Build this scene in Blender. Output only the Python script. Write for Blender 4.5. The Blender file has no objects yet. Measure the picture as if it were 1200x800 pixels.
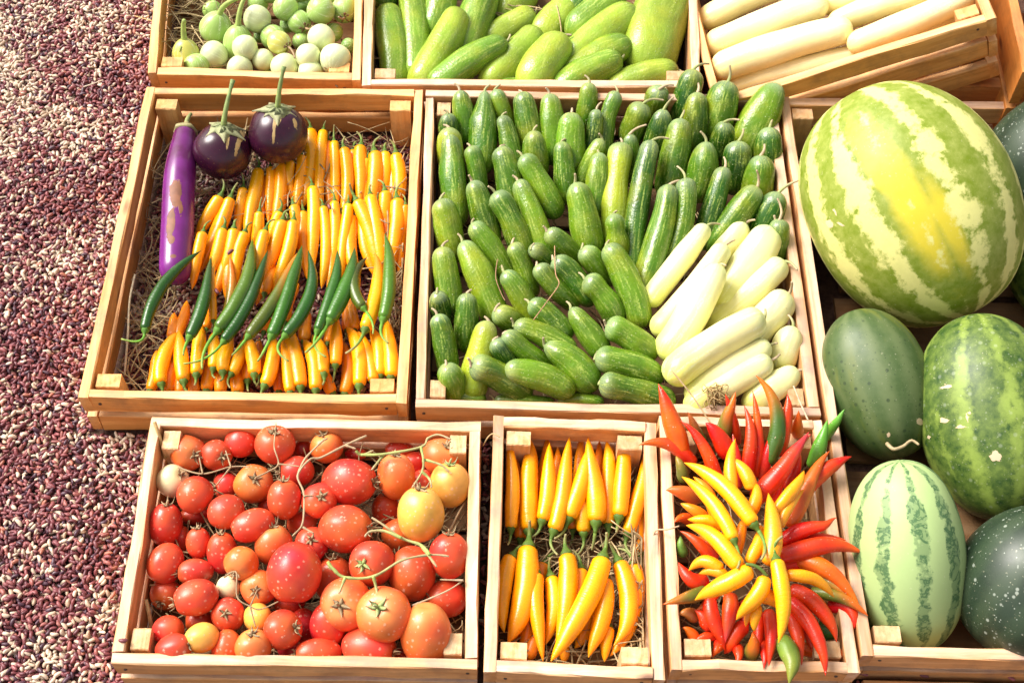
import bpy, math, random
import numpy as np
from math import radians, sin, cos, pi
random.seed(7)
rng = np.random.default_rng(11)
S = bpy.context.scene
COL = S.collection

# ------------------------------------------------------------------ camera
F_PX, PITCH, ROLL, HC, ZR = 1550.0, radians(57.4), radians(-2.0), 1.35, 0.085
CAM = np.array([0.0, -HC / math.tan(PITCH), ZR + HC])
_r0 = np.array([1., 0, 0]); _f0 = np.array([0, cos(PITCH), -sin(PITCH)]); _u0 = np.array([0, sin(PITCH), cos(PITCH)])
R_ = cos(ROLL) * _r0 - sin(ROLL) * _u0
U_ = sin(ROLL) * _r0 + cos(ROLL) * _u0
B_ = -_f0

def at(x, y, z):
    """the point of the photograph's pixel (x, y) at the height z above the ground"""
    d = _f0 + R_ * ((x - 600) / F_PX) - U_ * ((y - 400) / F_PX)
    t = (CAM[2] - z) / -d[2]
    return CAM + d * t

def mpp(p):            # metres per pixel at the depth of the point p
    return float(np.dot(np.asarray(p) - CAM, _f0)) / F_PX

cd = bpy.data.cameras.new('camera'); cam = bpy.data.objects.new('camera', cd); COL.objects.link(cam)
cd.sensor_width = 36; cd.lens = 36 * F_PX / 1200; cd.clip_start = 0.02; cd.clip_end = 500
from mathutils import Matrix, Vector
M = Matrix(((R_[0], U_[0], B_[0], CAM[0]), (R_[1], U_[1], B_[1], CAM[1]), (R_[2], U_[2], B_[2], CAM[2]), (0, 0, 0, 1)))
cam.matrix_world = M
S.camera = cam

# ------------------------------------------------------------------ light
w = bpy.data.worlds.new('World'); S.world = w; w.use_nodes = True
nt = w.node_tree; nt.nodes.clear()
SUN = np.array([-0.62, 0.30, 0.74]); SUN /= np.linalg.norm(SUN)
el = math.asin(SUN[2]); az = math.atan2(SUN[0], SUN[1])
sky = nt.nodes.new('ShaderNodeTexSky'); sky.sky_type = 'NISHITA'; sky.sun_disc = False
sky.sun_elevation = el; sky.sun_rotation = az; sky.air_density = 1.0; sky.dust_density = 4.0; sky.ozone_density = 0.6
hs = nt.nodes.new('ShaderNodeHueSaturation'); hs.inputs['Saturation'].default_value = 0.30
wt = nt.nodes.new('ShaderNodeMix'); wt.data_type = 'RGBA'; wt.blend_type = 'MULTIPLY'; wt.inputs[0].default_value = 1; wt.inputs[7].default_value = (1.0, .955, .90, 1)
bg = nt.nodes.new('ShaderNodeBackground'); bg.inputs['Strength'].default_value = 0.10
out = nt.nodes.new('ShaderNodeOutputWorld')
nt.links.new(sky.outputs[0], hs.inputs['Color']); nt.links.new(hs.outputs[0], wt.inputs[6]); nt.links.new(wt.outputs[2], bg.inputs[0]); nt.links.new(bg.outputs[0], out.inputs[0])
ld = bpy.data.lights.new('sun', 'SUN'); ld.energy = 2.6; ld.angle = radians(30); ld.color = (1.0, 0.955, 0.90)
lo = bpy.data.objects.new('sun', ld); COL.objects.link(lo)
lo.rotation_euler = Vector(SUN).to_track_quat('Z', 'Y').to_euler()
S.view_settings.view_transform = 'Standard'; S.view_settings.look = 'None'
S.view_settings.exposure = 1.16; S.view_settings.gamma = 1.0
S.cycles.max_bounces = 6; S.cycles.use_denoising = True

# ------------------------------------------------------------------ materials
class NB:
    def __init__(s, name):
        s.m = bpy.data.materials.new(name); s.m.use_nodes = True
        s.t = s.m.node_tree; s.t.nodes.clear()
        s.o = s.n('ShaderNodeOutputMaterial'); s.b = s.n('ShaderNodeBsdfPrincipled')
        s.l(s.b.outputs[0], s.o.inputs[0])
    def n(s, t, **k):
        n = s.t.nodes.new(t)
        for a, v in k.items(): setattr(n, a, v)
        return n
    def l(s, a, b): s.t.links.new(a, b)
    def put(s, v, sock):
        if hasattr(v, 'is_linked') or hasattr(v, 'links'): s.l(v, sock)
        else: sock.default_value = v
    def attr(s, name):
        n = s.n('ShaderNodeAttribute'); n.attribute_name = name; return n
    def rnd(s): return s.n('ShaderNodeObjectInfo').outputs['Random']
    def obj(s): return s.n('ShaderNodeTexCoord').outputs['Object']
    def math(s, op, a, b=0.0, c=None):
        n = s.n('ShaderNodeMath', operation=op); s.put(a, n.inputs[0]); s.put(b, n.inputs[1])
        if c is not None: s.put(c, n.inputs[2])
        return n.outputs[0]
    def vmul(s, v, k):
        n = s.n('ShaderNodeVectorMath', operation='MULTIPLY'); s.l(v, n.inputs[0]); n.inputs[1].default_value = k; return n.outputs[0]
    def noise(s, vec, scale, detail=3, rough=0.55, w=None, dist=0.0):
        n = s.n('ShaderNodeTexNoise'); n.noise_dimensions = '4D'
        s.l(vec, n.inputs['Vector']); n.inputs['Scale'].default_value = scale
        n.inputs['Detail'].default_value = detail; n.inputs['Roughness'].default_value = rough; n.inputs['Distortion'].default_value = dist
        s.l(s.math('MULTIPLY', s.rnd(), 57.0) if w is None else w, n.inputs['W'])
        return n.outputs['Fac']
    def vor(s, vec, scale, feature='F1', rand=1.0):
        n = s.n('ShaderNodeTexVoronoi', feature=feature); s.l(vec, n.inputs['Vector']); n.inputs['Scale'].default_value = scale
        n.inputs['Randomness'].default_value = rand
        return n
    def ramp(s, f, a, b, va=0.0, vb=1.0):
        n = s.n('ShaderNodeMapRange'); s.put(f, n.inputs[0]); n.inputs[1].default_value = a; n.inputs[2].default_value = b
        n.inputs[3].default_value = va; n.inputs[4].default_value = vb; n.clamp = True
        return n.outputs[0]
    def mix(s, f, a, b, mode='MIX'):
        n = s.n('ShaderNodeMix', data_type='RGBA', blend_type=mode)
        s.put(f, n.inputs[0])
        for v, i in ((a, 6), (b, 7)):
            if isinstance(v, tuple): n.inputs[i].default_value = (*v, 1) if len(v) == 3 else v
            else: s.l(v, n.inputs[i])
        return n.outputs[2]
    def bump(s, h, strength, dist=0.001):
        n = s.n('ShaderNodeBump'); s.put(h, n.inputs['Height']); n.inputs['Strength'].default_value = strength; n.inputs['Distance'].default_value = dist
        s.l(n.outputs[0], s.b.inputs['Normal'])
    def fin(s, col, rough=0.4, spec=0.5, coat=0.0, sss=0.0):
        if isinstance(col, tuple): s.b.inputs['Base Color'].default_value = (*col, 1)
        else: s.l(col, s.b.inputs['Base Color'])
        s.put(rough, s.b.inputs['Roughness']); s.b.inputs['Specular IOR Level'].default_value = spec
        s.b.inputs['Coat Weight'].default_value = coat; s.b.inputs['Coat Roughness'].default_value = 0.12
        return s.m

def m_wood(name, base, dark):
    b = NB(name); uv = b.attr('grain').outputs['Vector']
    g1 = b.noise(b.vmul(uv, (5, 70, 70)), 1.0, 4, 0.6, dist=0.6)
    g2 = b.noise(b.vmul(uv, (2.5, 18, 18)), 1.0, 3, 0.5, dist=1.2)
    g3 = b.noise(b.vmul(uv, (40, 500, 500)), 1.0, 2)
    col = b.mix(b.ramp(g1, .38, .68), base, dark)
    col = b.mix(b.math('MULTIPLY', b.ramp(g2, .45, .7), .5), col, tuple(c * .72 for c in dark))
    col = b.mix(b.math('MULTIPLY', b.ramp(g3, .5, .8), .25), col, tuple(c * .5 for c in dark))
    v = b.vor(b.vmul(uv, (9, 26, 26)), 1.0)
    kn = b.math('MULTIPLY', b.ramp(v.outputs['Distance'], .11, .02), b.ramp(b.n('ShaderNodeSeparateColor').outputs[0], 0, 0, 1, 1))
    sc = b.n('ShaderNodeSeparateColor'); b.l(v.outputs['Color'], sc.inputs[0])
    kn = b.math('MULTIPLY', b.ramp(v.outputs['Distance'], .16, .05), b.math('GREATER_THAN', sc.outputs[0], .72))
    col = b.mix(b.math('MULTIPLY', kn, .85), col, (.13, .05, .02))
    # grime
    gr = b.noise(b.obj(), 25, 4, .65)
    col = b.mix(b.math('MULTIPLY', b.ramp(gr, .48, .75), .6), col, (.22, .13, .08))
    # each board has its own tint
    col = b.mix(1.0, col, b.attr('col').outputs['Color'], 'MULTIPLY')
    b.bump(b.math('ADD', g1, b.math('MULTIPLY', g3, .6)), .35, .0012)
    return b.fin(col, .62, .3)

def m_veg(name, rough=.3, coat=0., spec=.5, streak=0., streak_col=(.5, .6, .1), spk=0., spk_col=(.7, .75, .5), spk_scale=240, spk_size=.2,
          bumpk=.15, bump_scale=300, blot=.25, blot_scale=30, wrinkle=0., lobes=9.0, spk_thr=0.5, yel=0.):
    b = NB(name); cyl = b.attr('cyl').outputs['Vector']; o = b.obj(); col = b.attr('col').outputs['Color']
    n = b.noise(o, blot_scale, 3)
    hs = b.n('ShaderNodeHueSaturation'); b.l(col, hs.inputs['Color'])
    b.l(b.ramp(n, .25, .75, 1 - blot, 1 + blot), hs.inputs['Value']); hs.inputs['Saturation'].default_value = 1.0
    b.l(b.ramp(b.noise(o, blot_scale * .6, 2, w=b.math('ADD', b.math('MULTIPLY', b.rnd(), 31.), 9.)), .25, .75, .5 - blot * .05, .5 + blot * .05), hs.inputs['Hue'])
    col = hs.outputs[0]
    hgt = b.math('MULTIPLY', b.noise(o, bump_scale, 2), bumpk)
    if streak:
        st = b.noise(b.vmul(cyl, (1, 1, .22)), lobes, 2, .5)
        st = b.math('MULTIPLY', b.ramp(st, .5, .68), b.ramp(b.noise(o, 500, 2), .35, .6))
        col = b.mix(b.math('MULTIPLY', st, streak), col, streak_col)
    if yel:
        col = b.mix(b.math('MULTIPLY', b.ramp(b.noise(o, 22, 3, w=b.math('ADD', b.math('MULTIPLY', b.rnd(), 77.), 3.)), .50, .70), yel), col, (.42, .42, .02))
    if spk:
        wv_ = b.n('ShaderNodeVectorMath', operation='ADD'); b.l(o, wv_.inputs[0]); nz = b.n('ShaderNodeTexNoise'); b.l(o, nz.inputs['Vector']); nz.inputs['Scale'].default_value = spk_scale * 2.2
        nv_ = b.n('ShaderNodeVectorMath', operation='SCALE'); b.l(nz.outputs['Color'], nv_.inputs[0]); nv_.inputs['Scale'].default_value = .5 / spk_scale; b.l(nv_.outputs[0], wv_.inputs[1])
        v = b.vor(wv_.outputs[0], spk_scale); sc = b.n('ShaderNodeSeparateColor'); b.l(v.outputs['Color'], sc.inputs[0])
        dist_ = b.math('DIVIDE', v.outputs['Distance'], b.math('ADD', .35, sc.outputs[0]))
        d = b.math('MULTIPLY', b.ramp(dist_, spk_size, spk_size * .55), b.math('GREATER_THAN', sc.outputs[1], spk_thr))
        col = b.mix(b.math('MULTIPLY', d, spk), col, spk_col)
        hgt = b.math('ADD', hgt, b.math('MULTIPLY', d, bumpk * 1.2))
    if wrinkle:
        wv = b.noise(b.vmul(cyl, (.35, .35, 7)), 3., 2, .5)
        hgt = b.math('ADD', hgt, b.math('MULTIPLY', wv, wrinkle))
    b.bump(hgt, .6, .0016)
    rr = b.ramp(b.noise(o, 60, 3), .3, .7, rough - .08, rough + .1)
    return b.fin(col, rr, spec, coat)

def m_plain(name, rough=.6, blot=.35, scale=120, bumpk=.3):
    b = NB(name); o = b.obj(); n = b.noise(o, scale, 3)
    col = b.mix(1.0, b.attr('col').outputs['Color'], b.mix(b.ramp(n, .3, .7), (1 - blot,) * 3, (1 + blot * .3,) * 3), 'MULTIPLY')
    b.bump(n, bumpk, .0008)
    return b.fin(col, rough, .3)

WOOD = m_wood('pine_wood', (.80, .47, .19), (.58, .26, .07))
CUKE = m_veg('cucumber_skin', .27, 0, .5, streak=.75, streak_col=(.46, .56, .12), spk=.55, spk_col=(.55, .62, .28), spk_scale=330, spk_size=.22, bumpk=.7, bump_scale=300, blot=.3, blot_scale=28, lobes=7, spk_thr=.35, yel=.38)
PALE = m_veg('pale_cucumber_skin', .36, 0, .5, streak=.45, streak_col=(.94, .93, .74), spk=.4, spk_col=(.50, .42, .18), spk_scale=130, spk_size=.09, bumpk=.3, blot=.13, blot_scale=24, lobes=5)
CHILI = m_veg('chili_skin', .27, .12, .5, bumpk=.06, blot=.14, blot_scale=40, wrinkle=.5)
DUSTY = m_veg('dusty_chili_skin', .34, .05, .5, spk=.75, spk_col=(.85, .62, .5), spk_scale=300, spk_size=.17, bumpk=.06, blot=.22, blot_scale=45, wrinkle=.4, spk_thr=.72)
TOM = m_veg('tomato_skin', .36, .0, .5, spk=.42, spk_col=(.84, .52, .36), spk_scale=190, spk_size=.30, bumpk=.12, blot=.3, blot_scale=34, spk_thr=.32)
THAI = m_veg('round_eggplant_skin', .36, 0, .5, streak=.85, streak_col=(.72, .80, .50), bumpk=.05, blot=.14, blot_scale=30, lobes=6, spk=.5, spk_col=(.35, .2, .08), spk_scale=60, spk_size=.07, spk_thr=.8)
STEM = m_plain('plant_stem', .6)
STRAW = m_plain('straw', .75, .4, 200)
NAIL = m_plain('rusty_iron', .55, .4, 300)
BEAN = m_veg('bean_skin', .46, 0, .5, bumpk=.02, blot=.1, blot_scale=300)

def m_purple(name, base, scar, thr):
    b = NB(name); o = b.obj(); cyl = b.attr('cyl').outputs['Vector']; col = b.attr('col').outputs['Color']
    st = b.math('ADD', b.math('MULTIPLY', b.noise(o, 48, 5, .65, dist=.3), .8), b.math('MULTIPLY', b.attr('ang').outputs['Fac'], .42))
    d = b.ramp(st, thr, thr + .02)
    col = b.mix(b.math('MULTIPLY', b.ramp(b.noise(o, 40, 3), .4, .7), .35), col, tuple(c * 1.8 for c in base))
    col = b.mix(d, col, b.mix(b.ramp(b.noise(o, 90, 3), .35, .65), scar, tuple(c * .62 for c in scar)))
    sp = b.noise(o, 420, 2)
    col = b.mix(b.math('MULTIPLY', b.ramp(sp, .68, .75), .4), col, scar)
    b.bump(b.math('ADD', b.math('MULTIPLY', d, .4), b.math('MULTIPLY', b.noise(o, 150, 2), .1)), .4, .001)
    return b.fin(col, b.ramp(d, 0, 1, .26, .6), .5, 0)
def scar_weight(V, c, spots):
    """weight 0..1 of the scars seen at the photograph's spots (px, py, rx, ry, angle), on the near side of the fruit"""
    d = V - CAM; dep = d @ _f0; X = 600 + F_PX * (d @ R_) / dep; Y = 400 - F_PX * (d @ U_) / dep
    near = ((V - c) @ B_) > -.002; w_ = np.zeros(len(V))
    for px, py, rx, ry, an in spots:
        ca, sa = cos(radians(an)), sin(radians(an)); dx, dy = X - px, Y - py
        u, v = dx * ca + dy * sa, -dx * sa + dy * ca
        w_ = np.maximum(w_, np.exp(-((u / rx) ** 2 + (v / ry) ** 2) ** 1.5))
    return np.where(near, w_, 0)
PURPLE = m_purple('purple_eggplant_skin', (.16, .02, .20), (.26, .10, .05), .66)
ROUNDP = m_purple('black_eggplant_skin', (.05, .008, .03), (.56, .38, .15), .66)

def m_melon(name, light, dark, n=9, width=.5, soft=.12, dist=.5, dots=0., dotcol=(.75, .78, .7), scars=0., net=0., extra=None, rough=.35, mot=.3, dotscale=75, jag=1.0, sthr=.5):
    b = NB(name); o = b.obj(); cyl = b.attr('cyl').outputs['Vector']; uv = b.attr('ang').outputs['Fac']
    big = b.noise(b.vmul(cyl, (1, 1, 1.6)), 2.6, 3, .6); fine = b.noise(o, 75, 5, .72); mid = b.noise(o, 26, 4, .65)
    ph = b.math('ADD', b.math('MULTIPLY', uv, n * 2 * pi), b.math('MULTIPLY', b.math('SUBTRACT', big, .5), dist * 6))
    s = b.math('ADD', b.math('MULTIPLY', b.math('SINE', ph), .5), .5)
    s = b.math('ADD', s, b.math('MULTIPLY', b.math('SUBTRACT', fine, .5), 1.6 * jag))
    s = b.math('ADD', s, b.math('MULTIPLY', b.math('SUBTRACT', mid, .5), 1.3 * jag))
    f = b.ramp(s, width - soft, width + soft)
    d2 = b.mix(b.math('MULTIPLY', b.ramp(fine, .35, .65), mot), dark, light)
    l2 = b.mix(b.math('MULTIPLY', b.ramp(fine, .4, .7), mot * .6), light, dark)
    if net:
        e = b.ramp(b.math('ABSOLUTE', b.math('SUBTRACT', b.noise(o, 55, 4, .7, dist=.5), .5)), .06, .015)
        d2 = b.mix(b.math('MULTIPLY', b.math('SUBTRACT', 1., e), net), dark, light)
    if extra:
        ec, lo_, hi_, sc_ = extra
        if jag > 1.4:
            yw = b.math('MULTIPLY', b.ramp(b.math('ADD', b.attr('yel').outputs['Fac'], b.math('MULTIPLY', b.math('SUBTRACT', mid, .5), 1.1)), .12, .80), .85); d2 = b.mix(yw, d2, ec); extra = None
    col = b.mix(f, d2, l2)
    if extra:
        col = b.mix(b.math('MULTIPLY', b.ramp(b.noise(b.vmul(cyl, (1, 1, .7)), sc_, 3), lo_, hi_), .85), col, ec)
    hg = b.math('MULTIPLY', fine, .1)
    if dots:
        for sc2, sz in ((dotscale, .22), (dotscale * 2.3, .2)):
            v = b.vor(o, sc2); cc = b.n('ShaderNodeSeparateColor'); b.l(v.outputs['Color'], cc.inputs[0])
            d = b.math('MULTIPLY', b.ramp(v.outputs['Distance'], sz, sz * .6), b.math('GREATER_THAN', cc.outputs[0], .45))
            col = b.mix(b.math('MULTIPLY', d, dots), col, dotcol)
    if scars:
        sn = b.math('ADD', b.math('MULTIPLY', b.noise(o, 60, 5, .65, dist=.4), .8), b.math('MULTIPLY', b.attr('scar').outputs['Fac'], .42)); d = b.ramp(sn, .68, .70)
        col = b.mix(d, col, (.66, .49, .32)); hg = b.math('ADD', hg, b.math('MULTIPLY', d, .4))
    sk = b.noise(o, 340, 2)
    col = b.mix(b.math('MULTIPLY', b.ramp(sk, .66, .74), .35), col, (.62, .58, .42))
    b.bump(hg, .4, .0015)
    return b.fin(col, b.ramp(mid, .3, .7, rough - .05, rough + .12), .5)

# ------------------------------------------------------------------ mesh helpers
def mesh_obj(name, V, Fc, mat, parent=None, col=None, cyl=None, ang=None, grain=None, smooth=True):
    V = np.asarray(V, float)
    loc = np.zeros(3)
    p = parent
    while p is not None: loc += np.array(p.location); p = p.parent
    me = bpy.data.meshes.new(name); me.from_pydata((V - loc).tolist(), [], Fc)
    n = len(V)
    if col is None: col = (1, 1, 1)
    c = np.ones((n, 4)); c[:, :3] = col
    me.attributes.new('col', 'FLOAT_COLOR', 'POINT').data.foreach_set('color', c.astype(np.float32).ravel())
    if cyl is not None: me.attributes.new('cyl', 'FLOAT_VECTOR', 'POINT').data.foreach_set('vector', np.asarray(cyl, np.float32).ravel())
    if grain is not None: me.attributes.new('grain', 'FLOAT_VECTOR', 'POINT').data.foreach_set('vector', np.asarray(grain, np.float32).ravel())
    if ang is not None: me.attributes.new('ang', 'FLOAT', 'POINT').data.foreach_set('value', np.asarray(ang, np.float32).ravel())
    if smooth: me.polygons.foreach_set('use_smooth', [True] * len(me.polygons))
    me.materials.append(mat)
    o = bpy.data.objects.new(name, me); COL.objects.link(o)
    if parent is not None: o.parent = parent
    return o

def tag(o, label=None, cat=None, group=None, kind=None):
    if label: o['label'] = label
    if cat: o['category'] = cat
    if group: o['group'] = group
    if kind: o['kind'] = kind
    return o

def thing(name, loc, label, cat, group=None):
    o = bpy.data.objects.new(name, None); o.empty_display_size = .02; COL.objects.link(o)
    o.location = [float(v) for v in loc]
    return tag(o, label, cat, group)

def unit(v): v = np.asarray(v, float); return v / max(np.linalg.norm(v), 1e-9)

def frames(P):
    T = np.gradient(P, axis=0); T /= np.maximum(np.linalg.norm(T, axis=1, keepdims=True), 1e-9)
    a = np.array([0, 0, 1.]) if abs(T[0][2]) < .85 else np.array([1., 0, 0])
    N = [unit(np.cross(T[0], a))]
    for i in range(1, len(P)):
        N.append(unit(N[-1] - T[i] * np.dot(N[-1], T[i])))
    N = np.array(N); return T, N, np.cross(T, N)

def loft(P, r, seg=20, rad_mod=None):
    """a closed skin round the path P with the radii r; returns verts, faces, cyl attr, angle attr, t per vertex"""
    P = np.asarray(P, float); r = np.asarray(r, float); n = len(P)
    T, N, Bn = frames(P)
    th = np.linspace(0, 2 * pi, seg, endpoint=False); ct, st = np.cos(th), np.sin(th)
    rr = np.repeat(r[:, None], seg, 1)
    tt = np.linspace(0, 1, n)
    L = np.concatenate([[0], np.cumsum(np.linalg.norm(np.diff(P, axis=0), axis=1))]); tt = L / max(L[-1], 1e-9)
    if rad_mod is not None: rr = rr * rad_mod(tt[:, None], th[None, :])
    V = P[:, None, :] + rr[..., None] * (ct[None, :, None] * N[:, None, :] + st[None, :, None] * Bn[:, None, :])
    V = V.reshape(-1, 3)
    cyl = np.stack([np.tile(ct, n), np.tile(st, n), np.repeat(tt, seg) * 3], 1)
    ang = np.abs(np.tile(th, n) / pi - 1)         # 1..0..1, no seam
    F = []
    for i in range(n - 1):
        a = i * seg
        for j in range(seg):
            k = (j + 1) % seg
            F.append((a + j, a + k, a + seg + k, a + seg + j))
    F.append(tuple(range(seg - 1, -1, -1))); F.append(tuple((n - 1) * seg + j for j in range(seg)))
    return V, F, cyl, ang, np.repeat(tt, seg)

def merge(parts):
    V, F, C = [], [], []; k = 0
    for v, f, c in parts:
        V.append(np.asarray(v)); F += [tuple(i + k for i in q) for q in f]; C.append(np.tile(c, (len(v), 1)) if np.ndim(c) == 1 else c); k += len(v)
    return np.concatenate(V), F, np.concatenate(C)

def bez(a, m, b, n):
    t = np.linspace(0, 1, n)[:, None]; return (1 - t) ** 2 * a + 2 * t * (1 - t) * m + t * t * b

def smooth(pts, n):
    pts = np.asarray(pts, float); m = len(pts)
    out = []
    for u in np.linspace(0, m - 1, n):
        i = min(int(u), m - 2); f = u - i
        p0, p1, p2, p3 = pts[max(i - 1, 0)], pts[i], pts[i + 1], pts[min(i + 2, m - 1)]
        out.append(.5 * (2 * p1 + (p2 - p0) * f + (2 * p0 - 5 * p1 + 4 * p2 - p3) * f * f + (3 * p1 - p0 - 3 * p2 + p3) * f ** 3))
    return np.array(out)

def lerp(a, b, f): return np.asarray(a) * (1 - f) + np.asarray(b) * f
def sstep(a, b, x): t = np.clip((x - a) / (b - a), 0, 1); return t * t * (3 - 2 * t)

ORD = 'first second third fourth fifth sixth seventh eighth ninth tenth eleventh twelfth thirteenth fourteenth fifteenth sixteenth seventeenth eighteenth nineteenth twentieth twenty-first twenty-second twenty-third twenty-fourth twenty-fifth'.split()
def place_word(i, n):
    if n == 1: return 'only one'
    if i == 0: return 'leftmost'
    if i == n - 1: return 'rightmost'
    if i <= (n - 1) / 2 or n < 5: return ORD[i] + ' from left'
    return ORD[n - 1 - i] + ' from right'

# ------------------------------------------------------------------ crates
def board(p0, p1, wdir, thick, z0, z1, warp=1.):
    """box from p0 to p1 (xy), thick along wdir, between the heights z0 and z1, slightly bevelled; verts, faces, grain"""
    p0 = np.array([*p0[:2], 0.]); p1 = np.array([*p1[:2], 0.]); d = unit(p1 - p0); wv = np.array([*wdir[:2], 0.]); wv = unit(wv - d * np.dot(d, wv))
    L = np.linalg.norm(p1 - p0); e = .0012
    V, G = [], []
    off = rng.random(3) * 40
    prof = [(0, z0 + e), (e, z0), (thick - e, z0), (thick, z0 + e), (thick, z1 - e), (thick - e, z1), (e, z1), (0, z1 - e)]
    ns = 10; jit = rng.normal(0, .0006, (ns, 8, 2)) * max(warp, .25); jit[:, :, 1] += (rng.normal(0, .0006, 4)[None] @ np.array([np.sin(np.linspace(0, pi * q, ns)) for q in (1, 1.7, 2.3, 3.1)])).reshape(-1, 1) * warp
    for i in range(ns):
        u = L * i / (ns - 1)
        for k, (a, z) in enumerate(prof):
            V.append(p0 + d * u + wv * (a + jit[i, k, 0]) + np.array([0, 0, z + jit[i, k, 1]]))
            G.append((u + off[0], a + off[1], z + off[2]))
    F = []
    for i in range(ns - 1):
        for k in range(8):
            m = (k + 1) % 8
            F.append((i * 8 + k, i * 8 + m, (i + 1) * 8 + m, (i + 1) * 8 + k))
    F.append(tuple(range(7, -1, -1))); F.append(tuple((ns - 1) * 8 + k for k in range(8)))
    return np.array(V), F, np.array(G)

def panel(name, boards, root, tint, sawn=True):
    V, F, G, C = [], [], [], []; k = 0
    for v, f, g in boards:
        V.append(v); F += [tuple(i + k for i in q) for q in f]; G.append(g); k += len(v)
        t = np.array(tint) * (1 + rng.normal(0, .05)); cc = np.tile(t, (len(v), 1)); idx = np.arange(len(v)) % 8
        if sawn: cc[(idx == 5) | (idx == 6)] *= np.array([1.08, 1.36, 2.2])      # the sawn upper edge is paler than the faces
        C.append(cc)
    return mesh_obj(name, np.concatenate(V), F, WOOD, root, col=np.concatenate(C), grain=np.concatenate(G), smooth=False)

CRATES = {}
def crate(key, px, label, zr=ZR, full='side', th=.0125, bh=.032, gap=.012, nb=2, post=(.028, .019), tint=(1, 1, 1), floor=True, world=None, group='wooden crates of vegetables', post_drop=.003, posts=(0, 1, 2, 3), bottom=0.0):
    q = [np.array(p) for p in world] if world is not None else [at(*p, zr) for p in px]      # TL TR BR BL
    TL, TR, BR, BL = [np.array([p[0], p[1], 0]) for p in q]
    c = (TL + TR + BR + BL) / 4
    root = thing('wooden_crate', (c[0], c[1], 0), label, 'crate', group)
    ux = unit((TR - TL) + (BR - BL)); uy = unit((TL - BL) + (TR - BR))
    lv = []; z = zr
    for i in range(nb):
        lv.append((max(z - bh, bottom + .002), z)); z -= bh + gap
        if z - bottom < .012: break
    if full == 'side':
        eL = [(BL, TL)]; eR = [(BR, TR)]; fr = (BL + ux * th, BR - ux * th); bk = (TL + ux * th, TR - ux * th)
        sides = [((BL, TL), ux), ((BR, TR), -ux)]
    else:
        fr = (BL, BR); bk = (TL, TR)
        sides = [((BL + uy * th, TL - uy * th), ux), ((BR + uy * th, TR - uy * th), -ux)]
    j = lambda: rng.normal(0, .0008)
    def nails(pn, a, b, out):
        d = unit(b - a)
        for u in (.0105 + rng.normal(0, .001), np.linalg.norm(b - a) - .0105 + rng.normal(0, .001)):
            zc = zr - bh * rng.uniform(.35, .6); c_ = a + d * u + np.array([0, 0, zc]); P_ = np.stack([c_ - out * .002, c_ + out * .0009, c_ + out * .0012])
            v, f, _, _, _ = loft(P_, np.array([.0019, .0019, .0012]), 10); mesh_obj('nail', v, f, NAIL, pn, col=(.10, .06, .045))
    for (a, b), d in sides:
        panel('side_panel', [board(a, b, d, th + j(), z0 + j(), z1 + j() - (.0006 if full != 'side' else 0)) for z0, z1 in lv], root, tint)
    pf = panel('front_panel', [board(fr[0], fr[1], uy, th + j(), z0 + j(), z1 + j() - (.0006 if full == 'side' else 0)) for z0, z1 in lv], root, tint)
    panel('back_panel', [board(bk[0], bk[1], -uy, th + j(), z0 + j(), z1 + j() - (.0006 if full == 'side' else 0)) for z0, z1 in lv], root, tint)
    e = .0165
    nails(pf, fr[0], fr[1], -uy)
    for i, (C0, sx, sy) in enumerate(((TL, 1, -1), (TR, -1, -1), (BR, -1, 1), (BL, 1, 1))):
        if i not in posts: continue
        a = C0 + ux * sx * e + uy * sy * e
        v, f, g = board(a, a + ux * sx * post[0], uy * sy, post[1], bottom + .003, zr - post_drop - abs(j()), 0.)
        g = g[:, [2, 1, 0]]
        panel('corner_post', [(v, f, g)], root, np.array(tint) * np.array([1.0, 1.18, 1.5]), False)
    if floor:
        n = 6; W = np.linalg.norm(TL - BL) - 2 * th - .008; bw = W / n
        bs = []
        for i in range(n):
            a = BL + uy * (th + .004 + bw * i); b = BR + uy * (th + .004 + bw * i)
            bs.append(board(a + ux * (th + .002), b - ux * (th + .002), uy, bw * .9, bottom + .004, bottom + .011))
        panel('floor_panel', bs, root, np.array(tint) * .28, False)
    CRATES[key] = dict(TL=TL, TR=TR, BR=BR, BL=BL, c=c, ux=ux, uy=uy, zr=zr)
    return root

ORANGE, PINK, PALEW = (1.02, .87, .66), (.90, .87, .98), (1.02, 1.0, 1.08)
crate('P', [(171.5, 102.5), (496, 105), (476.5, 472), (91.4, 466)], 'wooden crate of yellow peppers and eggplants beside the beans', tint=ORANGE, floor=False)
crate('C', [(499, 106), (908, 112), (962, 488), (486.6, 477)], 'large wooden crate full of green and pale cucumbers', full='front', post=(.018, .024), tint=PINK)
crate('G', [(177.8, 487.3), (563.5, 493.5), (559, 783.5), (130, 777)], 'wooden crate of red tomatoes on the beans', full='front', post=(.019, .024), tint=PALEW)
crate('H', [(578, 487), (768.6, 494.7), (779, 796), (567, 787)], 'narrow wooden crate with two rows of yellow chilies', tint=PALEW)
crate('I', [(772, 487), (964.5, 491.7), (1007.5, 787.5), (786, 784)], 'narrow wooden crate under the bursting bunch of red chilies', tint=PALEW)
crate('F', [(914, 114), (1345, 122), (1408, 778), (1010, 768)], 'dark wooden crate holding the watermelons', tint=PINK)
crate('A', [(191, -130), (428, -128), (422.5, 93), (173, 86)], 'wooden crate of pale green round eggplants', tint=ORANGE)
crate('B', [(430, -130), (812, -124), (821, 103), (424, 100)], 'wooden crate of large light green cucumbers', tint=PINK)
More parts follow.
